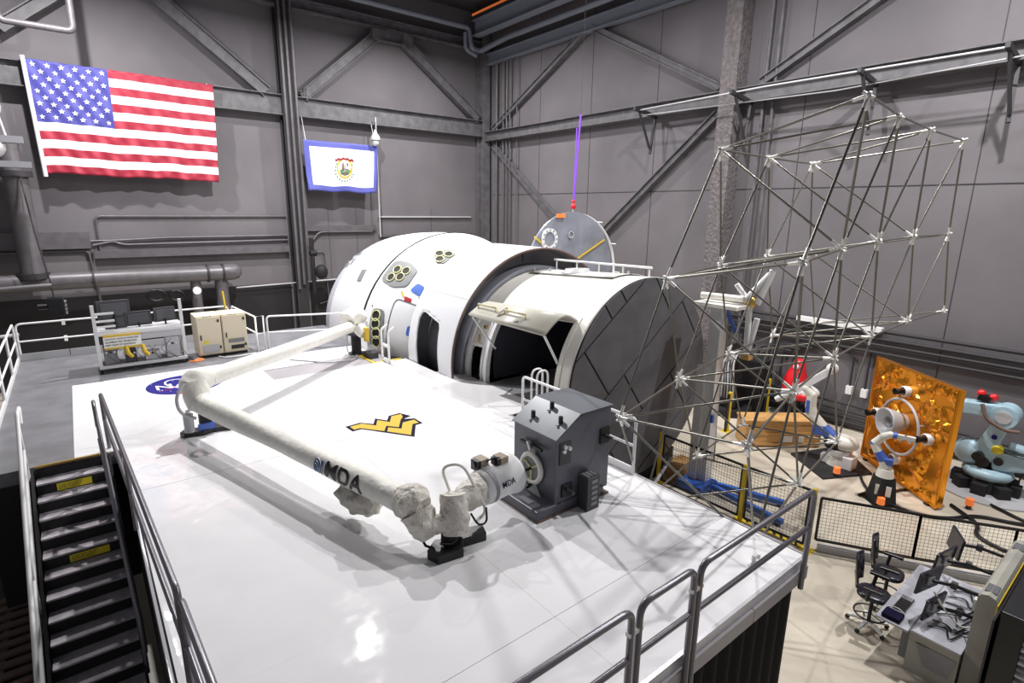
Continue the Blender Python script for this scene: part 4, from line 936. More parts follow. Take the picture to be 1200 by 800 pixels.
for x, z in ((5.2, 3.6), (5.31, 3.62), (5.22, 3.66)): G().frus((x, by0-.02, z), (x, by0-.06, z), .03, n=10).build('fitting', M['alu'], b)
b = G().bb((5.98, by0-.03, 3.5), (6.18, by0, 3.75)).build('side_plate', M['black'], t); G().frus((6.08, by0-.03, 3.62), (6.08, by0-.16, 3.62), .03, n=10).build('knob', M['dkgrey'], b)
b = G().bb((5.2, by0-.03, 2.85), (5.4, by0, 3.05)).build('side_plate', M['black'], t); G().frus((5.3, by0-.03, 2.95), (5.3, by0-.16, 2.95), .03, n=10).build('knob', M['dkgrey'], b)
t = thing('power_unit', 'small black box standing at the right foot of the slate box', 'equipment box', (5.65, 5.25, D))
G().bb((5.52, 5.12, D), (5.78, 5.33, 3.14)).build('body', M['dkgrey'], t, .01)
for k in range(3): G().bb((5.55+.07*k, 5.15, 3.14), (5.60+.07*k, 5.3, 3.155)).build('top_vent', M['midgrey'], t)
for k in range(5): G().bb((5.6, 5.112, 2.68+.09*k), (5.72, 5.122, 2.73+.09*k)).build('port_panel', M['midgrey'], t)
t = thing('deck_fixture', 'tiny metal fixture lying near the front right corner of platform', 'fixture', (6.5, 2.95, D))
G().box((6.4, 2.95, D+.02), (.2, .07, .04), .3).build('base', M['alu'], t); G().frus((6.35, 2.95, D+.04), (6.35, 2.95, D+.12), .03, n=10).build('post', M['alu'], t); G().frus((6.47, 2.95, D+.04), (6.47, 2.95, D+.09), .025, n=10).build('post', M['alu'], t)

# ================================================================== BACK OF THE WALKWAY: WORKBENCH, CABINETS
t = thing('workbench', 'aluminium frame workbench on casters with equipment at back of walkway', 'workbench', (1.15, 18.3, D))
for x, y in ((.15, 17.9), (2.15, 18.0), (.15, 18.7), (2.15, 18.8)):
    G().bb((x-.04, y-.04, D+.12), (x+.04, y+.04, 4.45 if y < 18.2 else 3.65)).build('upright', M['alu'], t)
    c_ = G().frus((x-.03, y, D+.06), (x+.03, y, D+.06), .06, n=14).build('caster', M['black'], t)
for z in (3.66, 2.76): 
    G().bb((.15, 17.87, z-.04), (2.15, 17.95, z+.04)).build('rail', M['alu'], t)
    for x in (.15, 2.15): G().bb((x-.03, 17.9, z-.03), (x+.03, 18.8, z+.03)).build('rail', M['alu'], t)
G().bb((.15, 17.9, 3.66), (2.15, 18.8, 3.72)).build('worktop', M['ltgrey'], t)
G().bb((.9, 17.93, 3.42), (2.1, 17.97, 3.62)).build('apron', M['ltgrey'], t)
G().bb((.15, 18.0, 2.76), (2.15, 18.75, 2.8)).build('shelf', M['midgrey'], t)
for z in (3.85, 4.0, 4.2): G().bb((.15, 17.95, z-.025), (.6, 18.0, z+.025)).build('arm_bracket', M['alu'], t)
sg = thing('bench_sign', 'white and yellow caution sign hung on the workbench front', 'sign', (.65, 17.84, 3.4))
G().bb((.28, 17.83, 3.28), (1.12, 17.86, 3.62)).build('sign_board', M['sign'], sg); G().bb((.28, 17.825, 3.58), (1.12, 17.865, 3.63)).build('sign_edge', M['gold'], sg); G().bb((.28, 17.825, 3.25), (1.12, 17.865, 3.3)).build('sign_edge', M['gold'], sg)
for j, s in enumerate(('CAUTION: WATCH YOUR STEP', 'EQUIPMENT MAY BE MOVING', 'KEEP CLEAR OF HANDRAILS')): text_mesh(s, .066, lambda x, y: (.31+x*.8, 17.822, 3.5-j*.08+y), 'sign_text', M['black'], sg)
for i, (x, z, w_, h_, rz, lab) in enumerate(((.62, 4.25, .75, .5, .12, 'upper black monitor raised on a pole over the workbench'), (.62, 3.9, .5, .34, -.1, 'low black monitor at the left end of workbench'), (1.15, 3.95, .62, .4, .05, 'middle black monitor turned away on the workbench'), (1.78, 4.0, .55, .4, .25, 'right black monitor turned away on the workbench'))):
    m_ = thing('monitor', lab, 'monitor', (x, 18.3, z), 'monitors on the workbench')
    R = Matrix.Rotation(rz, 3, 'Z')
    G().box((x, 18.3, z), (w_, .05, h_), M=R).build('screen_case', M['dkgrey'], m_, .008)
    G().box(Vector((x, 18.3, z))+R @ Vector((0, -.035, 0)), (w_*.8, .02, h_*.7), M=R).build('back_shell', M['shellgrey'], m_, .006)
    G().frus((x, 18.25, z-.12), (x, 18.22, 3.72), .025, n=8).build('stand', M['black'], m_)
for i, (x, w_, h_, m_, lab) in enumerate(((.4, .3, .42, 'midgrey', 'grey power module at the left on the bench shelf'), (.85, .26, .3, 'dkgrey', 'dark meter box on the bench shelf'), (1.35, .36, .2, 'ltgrey', 'pale grey instrument on the bench shelf'), (1.85, .32, .5, 'ltgrey', 'tall pale instrument with round gauge on the bench shelf'))):
    b = thing('instrument', lab, 'instrument', (x, 18.1, 2.8)); G().bb((x-w_/2, 17.98, 2.8), (x+w_/2, 18.3, 2.8+h_*1.2)).build('case', M[m_], b, .01)
    for k in range(3): G().frus((x-w_*.3+k*w_*.3, 17.98, 2.85+h_*.7), (x-w_*.3+k*w_*.3, 17.955, 2.85+h_*.7), .03, n=10).build('dial', M['black'] if k % 2 else M['alu'], b)
for x in (.75, 1.12): tag(G().tube([(x, 17.85, 3.3), (x+.03, 17.82, 3.1), (x+.12, 17.84, 2.98)], [.05, .06, .05], 8).build('yellow_strap', M['gold']), 'yellow strap hanging below the bench sign, %s one' % ('left' if x < 1 else 'right'), 'strap')
g = G()
for k in range(9):
    x = .4+k*.2+.12*random.random(); g.tube(rounded([(x, 17.9, 3.2+.3*random.random()), (x-.2+.4*random.random(), 17.86, 3.1), (x+.3*random.random(), 17.88, 2.75), (x+.1*random.random(), 17.9, 2.62)], .12, 4), .007, 5)
tag(g.build('cable_tangle', M['dkgrey']), 'tangle of thin cables under the workbench', 'cables')['kind'] = 'stuff'
t = thing('control_cabinet', 'pair of beige metal control cabinets joined side by side', 'cabinet', (3.2, 18.4, D))
Rz = math.radians(2)
for k, (x0, x1) in enumerate(((2.5, 3.16), (3.18, 3.86))):
    b = G().bb((x0, 18.1, D+.08), (x1, 18.9, 3.86)).build('body', M['beige'], t, .012)
    d_ = G().bb((x0+.02, 18.07, D+.12), (x1-.02, 18.1, 3.82)).build('door', M['beige'], t, .006)
    G().bb((x0+.08, 18.05, 3.15), (x0+.11, 18.07, 3.3)).build('door_handle', M['black'], d_)
    G().bb((x0+.16, 18.062, 3.03), (x0+.28, 18.07, 3.12)).build('yellow_label', M['yelsign'], d_)
    for zz in (2.85, 3.65): G().bb((x1-.1, 18.05, zz), (x1-.05, 18.07, zz+.08)).build('lock', M['black'], d_)
    if k == 0:
        pn = G().bb((x0+.12, 18.055, 2.75), (x1-.1, 18.07, 2.98)).build('socket_panel', M['ltgrey'], d_)
    else:
        G().bb((x0+.2, 18.055, 2.78), (x1-.12, 18.07, 2.9)).build('screen_slot', M['black'], d_)
        G().bb((x0+.14, 18.055, 2.98), (x1-.1, 18.07, 3.1)).build('vent_grille', M['midgrey'], d_)
    for q in range(3): G().bb((x0+.2+q*.08, 18.05, 3.83), (x0+.24+q*.08, 18.07, 3.85)).build('nameplate', M['dkgrey'], d_)
    G().bb((x0+.03, 18.13, D), (x1-.03, 18.87, D+.08)).build('foot', M['black'], t)
tag(G().tube(rounded([(2.2, 17.85, D+.02), (2.4, 17.75, D+.03), (2.6, 17.9, D+.02), (2.45, 18.0, D+.05), (2.3, 17.8, D+.02)], .1), .02, 6).build('extension_cord', M['orange']), 'bright orange cord coiled on floor beside the left cabinet', 'cord')
tag(G().tube([(3.0, 18.0, D+.02), (3.1, 17.75, D+.02), (3.5, 17.7, D+.02), (4.0, 17.8, D+.02)], .02, 6).build('white_cord', M['white']), 'white cord on the floor in front of the cabinets', 'cord')
tag(G().frus((3.6, 19.2, D), (3.5, 19.2, 4.4), .03, n=8).build('yellow_pole', M['yel']), 'thin yellow pole standing behind the beige cabinets', 'pole')
t = thing('valve_actuator', 'black motor unit hanging at the left below the big pipe', 'valve', (-.9, 24, 3.6))
G().bb((-1.0, 25.4, 3.1), (-.55, 25.8, 3.75)).build('housing', M['black'], t, .03); G().frus((-1.3, 25.6, 3.45), (-1.0, 25.6, 3.45), .12, n=12).build('motor', M['black'], t)
for k in range(4): G().bb((-.54, 25.4, 3.15+k*.14), (-.48, 25.8, 3.2+k*.14)).build('fin', M['midgrey'], t)
for z in (2.75, 2.15): G().bb((-.72, 25.5, z), (-.62, 25.6, z+.2)).build('tag_block', M['sign'], t)
G().tube([(-.8, 25.5, 3.7), (-.82, 25.5, 4.3), (-1.0, 25.8, 6.0), (-1.15, 26.4, 8.0)], .025, 6).build('hanger_cable', M['steel_dk'], t)
conduit('pale pipe at the left edge ending at the black motor unit', [(-6, 25.4, 4.05), (-.8, 25.5, 4.2)], .09, 'pipe', .1, 'pipe', 'low_pipe')
conduit('second pale pipe low at the left edge behind the rail', [(-6, 25.0, 2.5), (-1.9, 25.2, 2.6)], .06, 'ltgrey', .1, 'pipe', 'low_pipe')
t = thing('wall_equipment', 'dark coiled hoses under the right end of the big pipe', 'equipment', (3.0, 26.4, 3.4))
G().tube([(2.4+.3*math.cos(a), 26.4, 3.45+.22*math.sin(a)) for a in [k*PI/8 for k in range(16)]], .06, 8, closed=True).build('hose_coil', M['black'], t)
G().tube([(3.1+.25*math.cos(a), 26.4, 3.4+.2*math.sin(a)) for a in [k*PI/8 for k in range(16)]], .05, 8, closed=True).build('hose_coil', M['black'], t)
G().frus((3.85, 26.4, 3.55), (3.85, 26.3, 3.55), .16, n=16).build('gauge', M['white'], t)

# ================================================================== STRUT TOWER (curved double layer truss)
AS = 2.4
Tt = Vector((8.165319, 3.631317, 8.544634)); e1 = Vector((.936323, .349135, .03747)); e2 = Vector((-.464559, -.091712, -.88078)); bb_ = Vector((.180765, .968384, -.196177))
nn_ = e1.cross(e2).normalized(); rc_ = e1*-1.632979+e2*1.121289
def tn(layer, i, j):
    v = e1*i+e2*j; w_ = v-rc_; w_ = w_-nn_*w_.dot(nn_)
    return Tt+((bb_ if layer else Vector())+v+nn_*(-.070909*w_.dot(w_)*.5))*AS
NA = [(i, 0) for i in range(4)]+[(i, 1) for i in range(5)]+[(i, 2) for i in range(6)]+[(i, 3) for i in range(1, 4)]
NB = [(i, 0) for i in range(3)]+[(i, 1) for i in range(4)]+[(i, 2) for i in range(5)]+[(i, 3) for i in range(1, 4)]
tw = thing('strut_tower', 'tall curved lattice tower of thin metal struts beside the platform', 'truss', (11, 4.5, 0))
def seg(p, q):
    d = (q-p).normalized(); L_ = (q-p).length
    s = G().frus(p+d*.08, q-d*.08, .019, n=8).build('strut', M['strut'], tw)
    for e, s_ in ((p, 1), (q, -1)): G().frus(e+d*s_*.05, e+d*s_*.20, .028, .024, n=8).build('end_fitting', M['node'], s)
for i, j in NA:
    for di, dj in ((1, 0), (0, 1), (1, 1)):
        if (i+di, j+dj) in NA: seg(tn(0, i, j), tn(0, i+di, j+dj))
for i, j in NB:
    for di, dj in ((1, 0), (0, 1), (1, 1)):
        if (i+di, j+dj) in NB: seg(tn(1, i, j), tn(1, i+di, j+dj))
    for di, dj in ((0, 0), (1, 0), (1, 1)):
        if (i+di, j+dj) in NA: seg(tn(1, i, j), tn(0, i+di, j+dj))
for L_, S_ in ((0, NA), (1, NB)):
    for i, j in S_:
        p = tn(L_, i, j); g = G().ball(p, .045, 10)
        for k in range(3):
            a = k*PI/3+i; g.frus(p-Vector((math.cos(a)*.07, math.sin(a)*.07, .04)), p+Vector((math.cos(a)*.07, math.sin(a)*.07, .04)), .02, n=6)
        g.build('node_joint', M['node'], tw)
for L_, i, j in ((0, 1, 3), (1, 1, 3)):
    p = tn(L_, i, j); G().frus((p.x, p.y, 0), p, .05, n=10).build('support_leg', M['strut'], tw); G().bb((p.x-.2, p.y-.2, 0), (p.x+.2, p.y+.2, .03)).build('foot_plate', M['steel_dk'], tw)

# ================================================================== ROBOT CELL FENCE
FX = 11.36
posts = [(FX, 8.04), (FX, 5.72), (11.46, 4.24)]
for i, (x, y) in enumerate(posts):
    t = thing('safety_post', ['yellow fence post nearest the dark tiled disc', 'yellow fence post in the middle of the wire fence', 'yellow fence post by the front corner of the platform'][i], 'post', (x, y, 0), 'yellow fence posts')
    G().bb((x-.04, y-.04, 0), (x+.04, y+.04, 1.43)).build('post', M['yel'], t); G().bb((x-.13, y-.13, 0), (x+.13, y+.13, .015)).build('base_plate', M['yel'], t)
for i, (x, y) in enumerate(((16.1, 8.9), (18.6, 8.9))):
    t = thing('safety_post', ['yellow post left of the black robot', 'yellow post between the black robot and red covered robot'][i], 'post', (x, y, 0), 'far yellow posts')
    G().bb((x-.05, y-.05, 0), (x+.05, y+.05, 1.35)).build('post', M['yel'], t); G().bb((x-.15, y-.15, 0), (x+.15, y+.15, .015)).build('base_plate', M['yel'], t)
    G().bb((x-.13, y-.03, 0), (x-.06, y+.03, 1.3)).build('black_edge', M['black'], t)
def wire_panel(p, q, z0, z1, lab, div=2, cell=.07):
    p, q = Vector((*p, 0)), Vector((*q, 0)); d = (q-p); L_ = d.length; d.normalize()
    t = thing('fence_panel', lab, 'fence', (p+q)/2, 'wire mesh fence panels')
    fr = lambda a, b: G().beam(a, b, .045, .045).build('frame_bar', M['black'], t)
    fr(p+Vector((0, 0, z0)), q+Vector((0, 0, z0))); fr(p+Vector((0, 0, z1)), q+Vector((0, 0, z1)))
    for k in range(div+1):
        c = p+d*L_*k/div; fr(c+Vector((0, 0, z0)), c+Vector((0, 0, z1)))
    g = G(); n = int(L_/cell)
    for k in range(1, n):
        c = p+d*L_*k/n; g.beam(c+Vector((0, 0, z0)), c+Vector((0, 0, z1)), .005, .005)
    m = int((z1-z0)/cell)
    for k in range(1, m):
        z = z0+(z1-z0)*k/m; g.beam(p+Vector((0, 0, z)), q+Vector((0, 0, z)), .005, .005)
    o = g.build('wire_mesh', M['mesh'], t); o['kind'] = 'stuff'
wire_panel((FX+.02, 7.95), (FX+.02, 5.8), .12, 1.38, 'wire fence panel between the far and middle yellow posts', 1)
wire_panel((FX+.02, 5.64), (11.44, 4.32), .12, 1.38, 'wire fence panel between the middle and near yellow posts', 1)
wire_panel((11.6, 4.15), (12.5, 2.65), .25, 1.22, 'long wire fence panel right of the near yellow post', 1)
wire_panel((12.5, 2.65), (13.35, 1.35), .25, 1.22, 'wire fence panel behind the operator desk monitors', 1)
wire_panel((13.35, 1.35), (14.1, .1), .25, 1.22, 'last wire fence panel behind the console slab', 1)
tag(G().beam((11.62, 4.1, .08), (14.1, .1, .08), .12, .14).build('floor_kerb', M['ltgrey']), 'grey metal kerb on the floor below the wire fence', 'kerb')
g = tag(G().beam((11.5, 4.3, .012), (FX+.1, 5.9, .012), .12, .01).build('hazard_tape', M['yel']), 'yellow and black floor tape strip at the fence foot', 'tape')
for k in range(9): G().beam((11.44+.0, 4.45+k*.16, .02), (11.53, 4.51+k*.16, .02), .06, .004).build('black_stripe', M['black'], g)

# ---- blue lift table with pale column (stacker) behind the fence
t = thing('lift_column', 'tall pale aluminium column with blue wheeled base and wooden top', 'lift', (12.1, 7.2, 0))
G().bb((11.95, 7.05, .1), (12.25, 7.35, 4.8)).build('column', M['alu'], t); G().bb((11.85, 7.28, .1), (12.0, 7.5, 3.3)).build('side_channel', M['alu'], t)
for y0 in (7.0, 7.4): G().beam((12.1, y0-.0, .15), (12.8 if y0 > 7.2 else 11.9, y0-2.0, .12), .12, .12).build('base_leg', M['liftb'], t)
G().bb((11.55, 6.9, .06), (12.3, 7.6, .26)).build('base_block', M['liftb'], t, .02)
for x, y in ((11.6, 7.6), (12.3, 7.6), (11.9, 5.1), (12.8, 5.5)): G().frus((x-.03, y, .06), (x+.03, y, .06), .06, n=14).build('caster', M['black'], t)
G().bb((11.8, 6.6, 4.8), (12.4, 7.75, 4.88)).build('top_board', M['cream'], t)
G().frus((12.05, 7.7, 5.02), (12.25, 6.7, 5.02), .08, n=12).build('top_roller', M['cream'], t)
G().beam((12.2, 7.1, 4.75), (12.25, 6.8, 4.2), .08, .08).build('blue_gusset', M['robb'], t)
G().bb((11.9, 6.98, 1.9), (11.98, 7.05, 2.1)).build('blue_label', M['robb'], t)
t = thing('folded_manipulator', 'white folded tube arm assembly on top of the pale column', 'arm', (12.5, 6.8, 5))
for a, b, r in (((12.35, 6.75, 4.95), (12.68, 6.3, 5.7), .07), ((12.68, 6.3, 5.7), (12.5, 6.5, 4.9), .08), ((12.3, 6.95, 5.35), (12.45, 6.7, 4.98), .06), ((12.45, 6.65, 4.85), (12.5, 6.62, 3.6), .07), ((12.6, 6.5, 4.55), (12.5, 6.6, 3.7), .07)):
    G().frus(a, b, r, n=14).build('tube_link', M['white'], t)
G().ball((12.48, 6.65, 4.95), .16, 12).build('hub', M['brass'], t)
G().box((12.5, 6.6, 3.6), (.2, .2, .12)).build('orange_clamp', M['wood'], t)
t = thing('small_crate', 'small brown wooden crate on the floor behind the far yellow post', 'crate', (12.4, 8.2, 0))
for k in range(3): G().bb((11.8, 7.72, .0+k*.16), (12.5, 8.15, .15+k*.16)).build('board', M['wood'], t, .01)
t = thing('easel_frame', 'pale frame with white panel behind the tiled disc', 'frame', (13.7, 8.2, 0))
G().beam((13.6, 8.5, .0), (13.62, 8.45, 1.9), .06, .06).build('leg', M['alu'], t); G().beam((13.75, 7.9, .0), (13.7, 7.95, 1.9), .05, .05).build('leg', M['black'], t)
G().bb((13.65, 7.95, .5), (13.68, 8.42, 1.8)).build('white_panel', M['sign'], t)

# ---- wooden crate
t = thing('wooden_crate', 'long plywood crate with white paper labels on the cell floor', 'crate', (16.4, 7.2, 0))
ca_ = Vector((15.4, 7.9, 0)); cb_ = Vector((17.2, 6.45, 0)); cd = (cb_-ca_).normalized(); cn = Vector((-cd.y, cd.x, 0)); cn = cn if cn.x > 0 else -cn
cc = (ca_+cb_)/2+cn*.35; Rm = Matrix((cd, cn, (0, 0, 1))).transposed(); LL = (cb_-ca_).length
G().box(cc+Vector((0, 0, .42)), (LL, .7, .76), M=Rm).build('body', M['wood'], t)
for z in (.1, .44, .8): G().box(cc-cn*.36+Vector((0, 0, z)), (LL, .03, .09), M=Rm).build('batten', M['wood'], t)
G().box(cc+Vector((0, 0, .83)), (LL+.04, .76, .06), M=Rm).build('lid', M['wood'], t)
for s, w_ in ((.1, .36), (.55, .16)): G().box(cc-cn*.385+cd*s+Vector((0, 0, .28)), (w_, .01, .2), M=Rm).build('paper_label', M['sign'], t)
for s in (-.9, .9): G().box(cc+cd*s+Vector((0, 0, .02)), (.12, .7, .04), M=Rm).build('runner', M['wood'], t)

# ---- small white and blue robots
def link(g, a, b, r0, r1, t, m='robw', name='arm_link'): return G().frus(a, b, r0, r1, n=18).build(name, M[m], t)
t = thing('small_robot_arm', 'white and blue robot arm on black square base plate by the tower', 'robot', (16.4, 5.5, 0))
G().prism([(15.1, 5.45), (16.0, 6.75), (17.85, 6.05), (16.5, 4.75)], ((0, 0, 0), (1, 0, 0), (0, 1, 0), (0, 0, 1)), .05).build('base_plate', M['blackmatte'], t)
G().frus((16.38, 5.58, .05), (16.38, 5.58, .35), .33, .26, n=24).build('base', M['robw'], t)
G().bb((16.1, 5.15, .05), (16.5, 5.4, .4)).build('connector_box', M['white'], t, .02)
G().bb((16.15, 5.75, .05), (16.35, 6.0, .3)).build('connector_box', M['white'], t, .02)
G().frus((16.38, 5.58, .35), (16.38, 5.58, .52), .3, n=24).build('turret', M['alu'], t)
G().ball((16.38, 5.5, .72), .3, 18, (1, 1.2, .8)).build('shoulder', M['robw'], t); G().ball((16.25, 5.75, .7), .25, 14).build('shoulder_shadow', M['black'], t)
pts = [(16.3, 5.7, .75), (16.2, 6.09, 1.05), (16.12, 6.36, 1.35), (16.09, 6.42, 1.6), (16.08, 6.42, 1.95), (16.03, 6.6, 2.12)]
for k, (a, b) in enumerate(zip(pts, pts[1:])): link(0, a, b, .19-.015*k, .17-.012*k, t, 'robw' if k not in (0,) else 'robb'); G().ball(b, .18-.015*k, 14).build('joint', M['robw'], t)
G().box((16.02, 6.45, 1.62), (.2, .1, .4)).build('blue_cover', M['robb'], t, .03)
G().box((16.15, 6.15, .98), (.3, .34, .3), .4).build('blue_cover', M['robb'], t, .03)
G().beam((15.93, 6.95, 1.9), (16.2, 6.1, 2.72), .18, .18).build('tool_body', M['white'], t); G().ball((16.22, 6.05, 2.8), .16, 12).build('tool_head', M['white'], t)
for k in range(4): G().ball((15.95+.05*k, 6.78-.16*k, 2.12+.15*k), .05, 8).build('tool_hole', M['black'], t)
G().frus((15.9, 7.0, 1.85), (15.8, 7.3, 1.62), .12, .08, n=12).build('tool_end', M['alu'], t)
t = thing('small_robot_arm', 'white and blue robot arm on black pedestal in front of gold panel', 'robot', (15.0, 4.05, 0))
G().prism([(-.28, -.28), (.28, -.28), (.28, .28), (-.28, .28)], ((15.0, 4.05, 0), (.77, -.64, 0), (.64, .77, 0), (0, 0, 1)), .03).build('foot_plate', M['black'], t)
g = G(); V = []
for z, h in ((.03, .24), (.72, .17)):
    for i, j in ((-1, -1), (1, -1), (1, 1), (-1, 1)): V.append(Vector((15.0, 4.05, z))+Vector((.77, -.64, 0))*i*h+Vector((.64, .77, 0))*j*h)
g.add(V, [(3, 2, 1, 0), (4, 5, 6, 7), (0, 1, 5, 4), (1, 2, 6, 5), (2, 3, 7, 6), (3, 0, 4, 7)]).build('pedestal', M['blackmatte'], t)
fn = Vector((-.965, -.26, 0)); fe = Vector((.26, -.965, 0))
for s in (-.1, .12): G().box(Vector((14.78, 3.98, .42))+fe*s, (.015, .11, .26), M=Matrix((fn, fe, (0, 0, 1))).transposed()).build('paper_label', M['sign'], t)
G().frus((15.0, 4.05, .72), (15.0, 4.05, .92), .2, .16, n=20).build('base', M['robw'], t)
pts = [(15.0, 4.05, .95), (14.97, 4.12, 1.12), (14.95, 4.26, 1.32), (14.93, 4.36, 1.5), (14.96, 4.21, 1.72), (15.0, 4.08, 1.80)]
for k, (a, b) in enumerate(zip(pts, pts[1:])): link(0, a, b, .13-.01*k, .12-.01*k, t, 'robb' if k in (1,) else 'robw'); G().ball(b, .12-.01*k, 12).build('joint', M['robw'] if k != 2 else M['robb'], t)
G().box((14.98, 4.03, 1.12), (.2, .22, .18), .3).build('blue_cover', M['robb'], t, .03)
G().frus((15.02, 4.02, 1.8), (15.03, 3.95, 1.8), .08, n=12).build('blue_wrist', M['robb'], t)
G().beam((15.03, 3.95, 1.8), (15.12, 3.6, 1.8), .1, .1).build('gripper_body', M['alu'], t)
for k in range(3): G().box((15.05+.02*k, 3.88-.09*k, 1.74+.05*(k % 2)), (.07, .05, .12)).build('gripper_block', M['black'] if k == 1 else M['alu'], t)
def beacon(p, lab):
    b = thing('orange_beacon', lab, 'beacon', p, 'orange beacons')
    G().frus(p, Vector(p)+Vector((0, 0, .08)), .06, n=12).build('base', M['black'], b); G().frus(Vector(p)+Vector((0, 0, .08)), Vector(p)+Vector((0, 0, .24)), .09, .08, n=16).build('lens', M['orange'], b)
beacon((15.55, 5.3, .05), 'orange beacon on the black plate of the left robot'); beacon((14.7, 3.95, .03), 'orange beacon at the foot of the black pedestal'); beacon((16.4, 2.6, .03), 'orange beacon in front of the big pale blue robot')

# ---- big pale blue robot
mz = Vector((18.05, 2.65, 0))
t = thing('large_robot', 'large pale blue industrial robot behind the gold panel', 'robot', mz)
G().frus((18.1, 2.6, 0), (18.1, 2.6, .04), 1.2, n=48).build('floor_disc', M['ltgrey'], t)
for k in range(8):
    a = k*PI/4; G().box(mz+Vector((.6*math.cos(a), .6*math.sin(a), .18)), (.22, .3, .28), a).build('base_block', M['blackmatte'], t)
G().frus(mz+Vector((0, 0, .04)), mz+Vector((0, 0, .42)), .5, n=36).build('base', M['black'], t)
G().lathe([(.4, .3), (.4, .5), (.5, .54), (.6, .5), (.64, .3)], mz, (0, 0, 1), 40).build('turntable', M['motob'], t)
ax = Vector((-.15, .99, 0)); # left-right in view
G().ball(mz+ax*.42+Vector((0, 0, .95)), .36, 20, (.8, 1.0, 1)).build('shoulder', M['motob'], t)
G().frus(mz+ax*.2+Vector((-.25, 0, .95)), mz+ax*.2+Vector((-.42, 0, .95)), .12, n=20).build('shoulder_cap', M['black'], t)
G().beam(mz-ax*.02+Vector((0, 0, .85)), mz-ax*.75+Vector((0, 0, 1.0)), .5, .5).build('counter_housing', M['motob'], t, .06)
G().frus(mz-ax*.3+Vector((-.1, 0, 1.28)), mz-ax*.95+Vector((-.1, 0, 1.18)), .16, n=18).build('balancer', M['motob'], t)
for k in range(3): G().beam(mz-ax*.25+Vector((-.3, 0, 1.18+k*.05)), mz-ax*.7+Vector((-.3, 0, 1.13+k*.05)), .03, .015).build('cooling_slot', M['black'], t)
G().ball(mz-ax*.12+Vector((-.2, 0, 1.2)), .14, 12).build('yellow_cap', M['yelsign'], t)
g = G(); V = []
for zz, hw, sh in ((.85, .30, .15), (1.4, .2, .05), (2.0, .17, -.12), (2.2, .14, -.16)):
    c = mz+ax*sh*1.0+Vector((-.12, 0, zz)); V += [c-ax*hw-Vector((.14, 0, 0)), c+ax*hw-Vector((.14, 0, 0)), c+ax*hw+Vector((.14, 0, 0)), c-ax*hw+Vector((.14, 0, 0))]
g.add(V, [(4*i+j, 4*i+(j+1) % 4, 4*i+4+(j+1) % 4, 4*i+4+j) for i in range(3) for j in range(4)]+[(3, 2, 1, 0), (12, 13, 14, 15)]).build('lower_arm', M['motob'], t, .03)
el = mz-ax*.12+Vector((-.12, 0, 2.1))
G().frus(el-Vector((.28, 0, 0)), el+Vector((.28, 0, 0)), .28, n=28).build('elbow', M['motob'], t); G().frus(el-Vector((.3, 0, 0)), el-Vector((.27, 0, 0)), .16, n=24).build('elbow_cap', M['ltgrey'], t)
G().beam(el+ax*.05+Vector((0, 0, .1)), el+ax*.85+Vector((0, 0, .05)), .36, .34).build('forearm', M['motob'], t, .04)
G().beam(el+ax*.35+Vector((0, 0, .33)), el+ax*.6+Vector((0, 0, .38)), .24, .16).build('motor_block', M['black'], t, .01)
G().ball(el+ax*.3+Vector((0, 0, .4)), .1, 12).ball(el+ax*.55+Vector((0, 0, .46)), .1, 12).build('red_cap', M['redbr'], t)
G().tube(rounded([el+ax*.45+Vector((-.25, 0, .25)), el+ax*.3+Vector((-.36, 0, -.1)), el-ax*.1+Vector((-.36, 0, -.3)), el-ax*.35+Vector((-.3, 0, -.28))], .15), .045, 8).build('hose', M['brownedge'], t)
G().frus(mz+Vector((-.27, -.02, 1.52)), mz+Vector((-.285, -.02, 1.52)), .06, n=16).build('round_badge', M['nasab'], t)
G().frus(mz+Vector((-.27, .1, .8)), mz+Vector((-.32, .1, .8)), .14, n=20).build('pivot_cap', M['black'], t)
G().frus(mz-ax*.2+Vector((-.27, 0, .9)), mz-ax*.2+Vector((-.31, 0, .9)), .1, n=20).build('pivot_cap', M['black'], t)

# ---- gold foil panel with rings and thrusters
ga = Vector((17.61, 5.36, .06)); gt = Vector((-.63, -.775, 0)).normalized(); gn = Vector((-gt.y, gt.x, 0)); gn = gn if gn.x < 0 else -gn; gz = Vector((0, 0, 1))
def GP(u, v, o=0): return ga+gt*u+gz*v+gn*o
t = thing('gold_foil_panel', 'square satellite panel wrapped in crinkled gold foil with engine nozzle', 'satellite panel', GP(1.5, 0))
rnd = random.Random(5); N_ = 40; g = G(); S = 3.0
cr = [(rnd.random()*3, rnd.random()*3, rnd.random()*PI, .25+rnd.random()*.7, (rnd.random()-.5)*.20) for _ in range(100)]
def hgt(u, v):
    h = 0
    for cu, cv, a, l, am in cr:
        du, dv = u-cu, v-cv; s_ = du*math.cos(a)+dv*math.sin(a); w_ = -du*math.sin(a)+dv*math.cos(a)
        if abs(s_) < l and abs(w_) < .16: h += am*(1-abs(s_)/l)*(1-abs(w_)/.16)
    return h
V = [GP(S*i/N_+ (0 if i in (0, N_) else (rnd.random()-.5)*.045), S*j/N_+(0 if j in (0, N_) else (rnd.random()-.5)*.045), .08+(0 if i in (0, N_) or j in (0, N_) else hgt(S*i/N_, S*j/N_))) for i in range(N_+1) for j in range(N_+1)]
F = []
for i in range(N_):
    for j in range(N_):
        b = i*(N_+1)+j
        F += [(b, b+N_+1, b+N_+2), (b, b+N_+2, b+1)] if (i+j) % 2 else [(b, b+N_+1, b+1), (b+1, b+N_+1, b+N_+2)]
g.add(V, F, False).build('foil_face', M['foil'], t)
G().box(GP(1.5, 1.5, -.0), (3.0, .15, 3.0), M=Matrix((gt, gn, gz)).transposed()).build('panel_body', M['foil'], t)
for a, b in ((0, 0), (3, 0), (3, 3), (0, 3)):
    pass
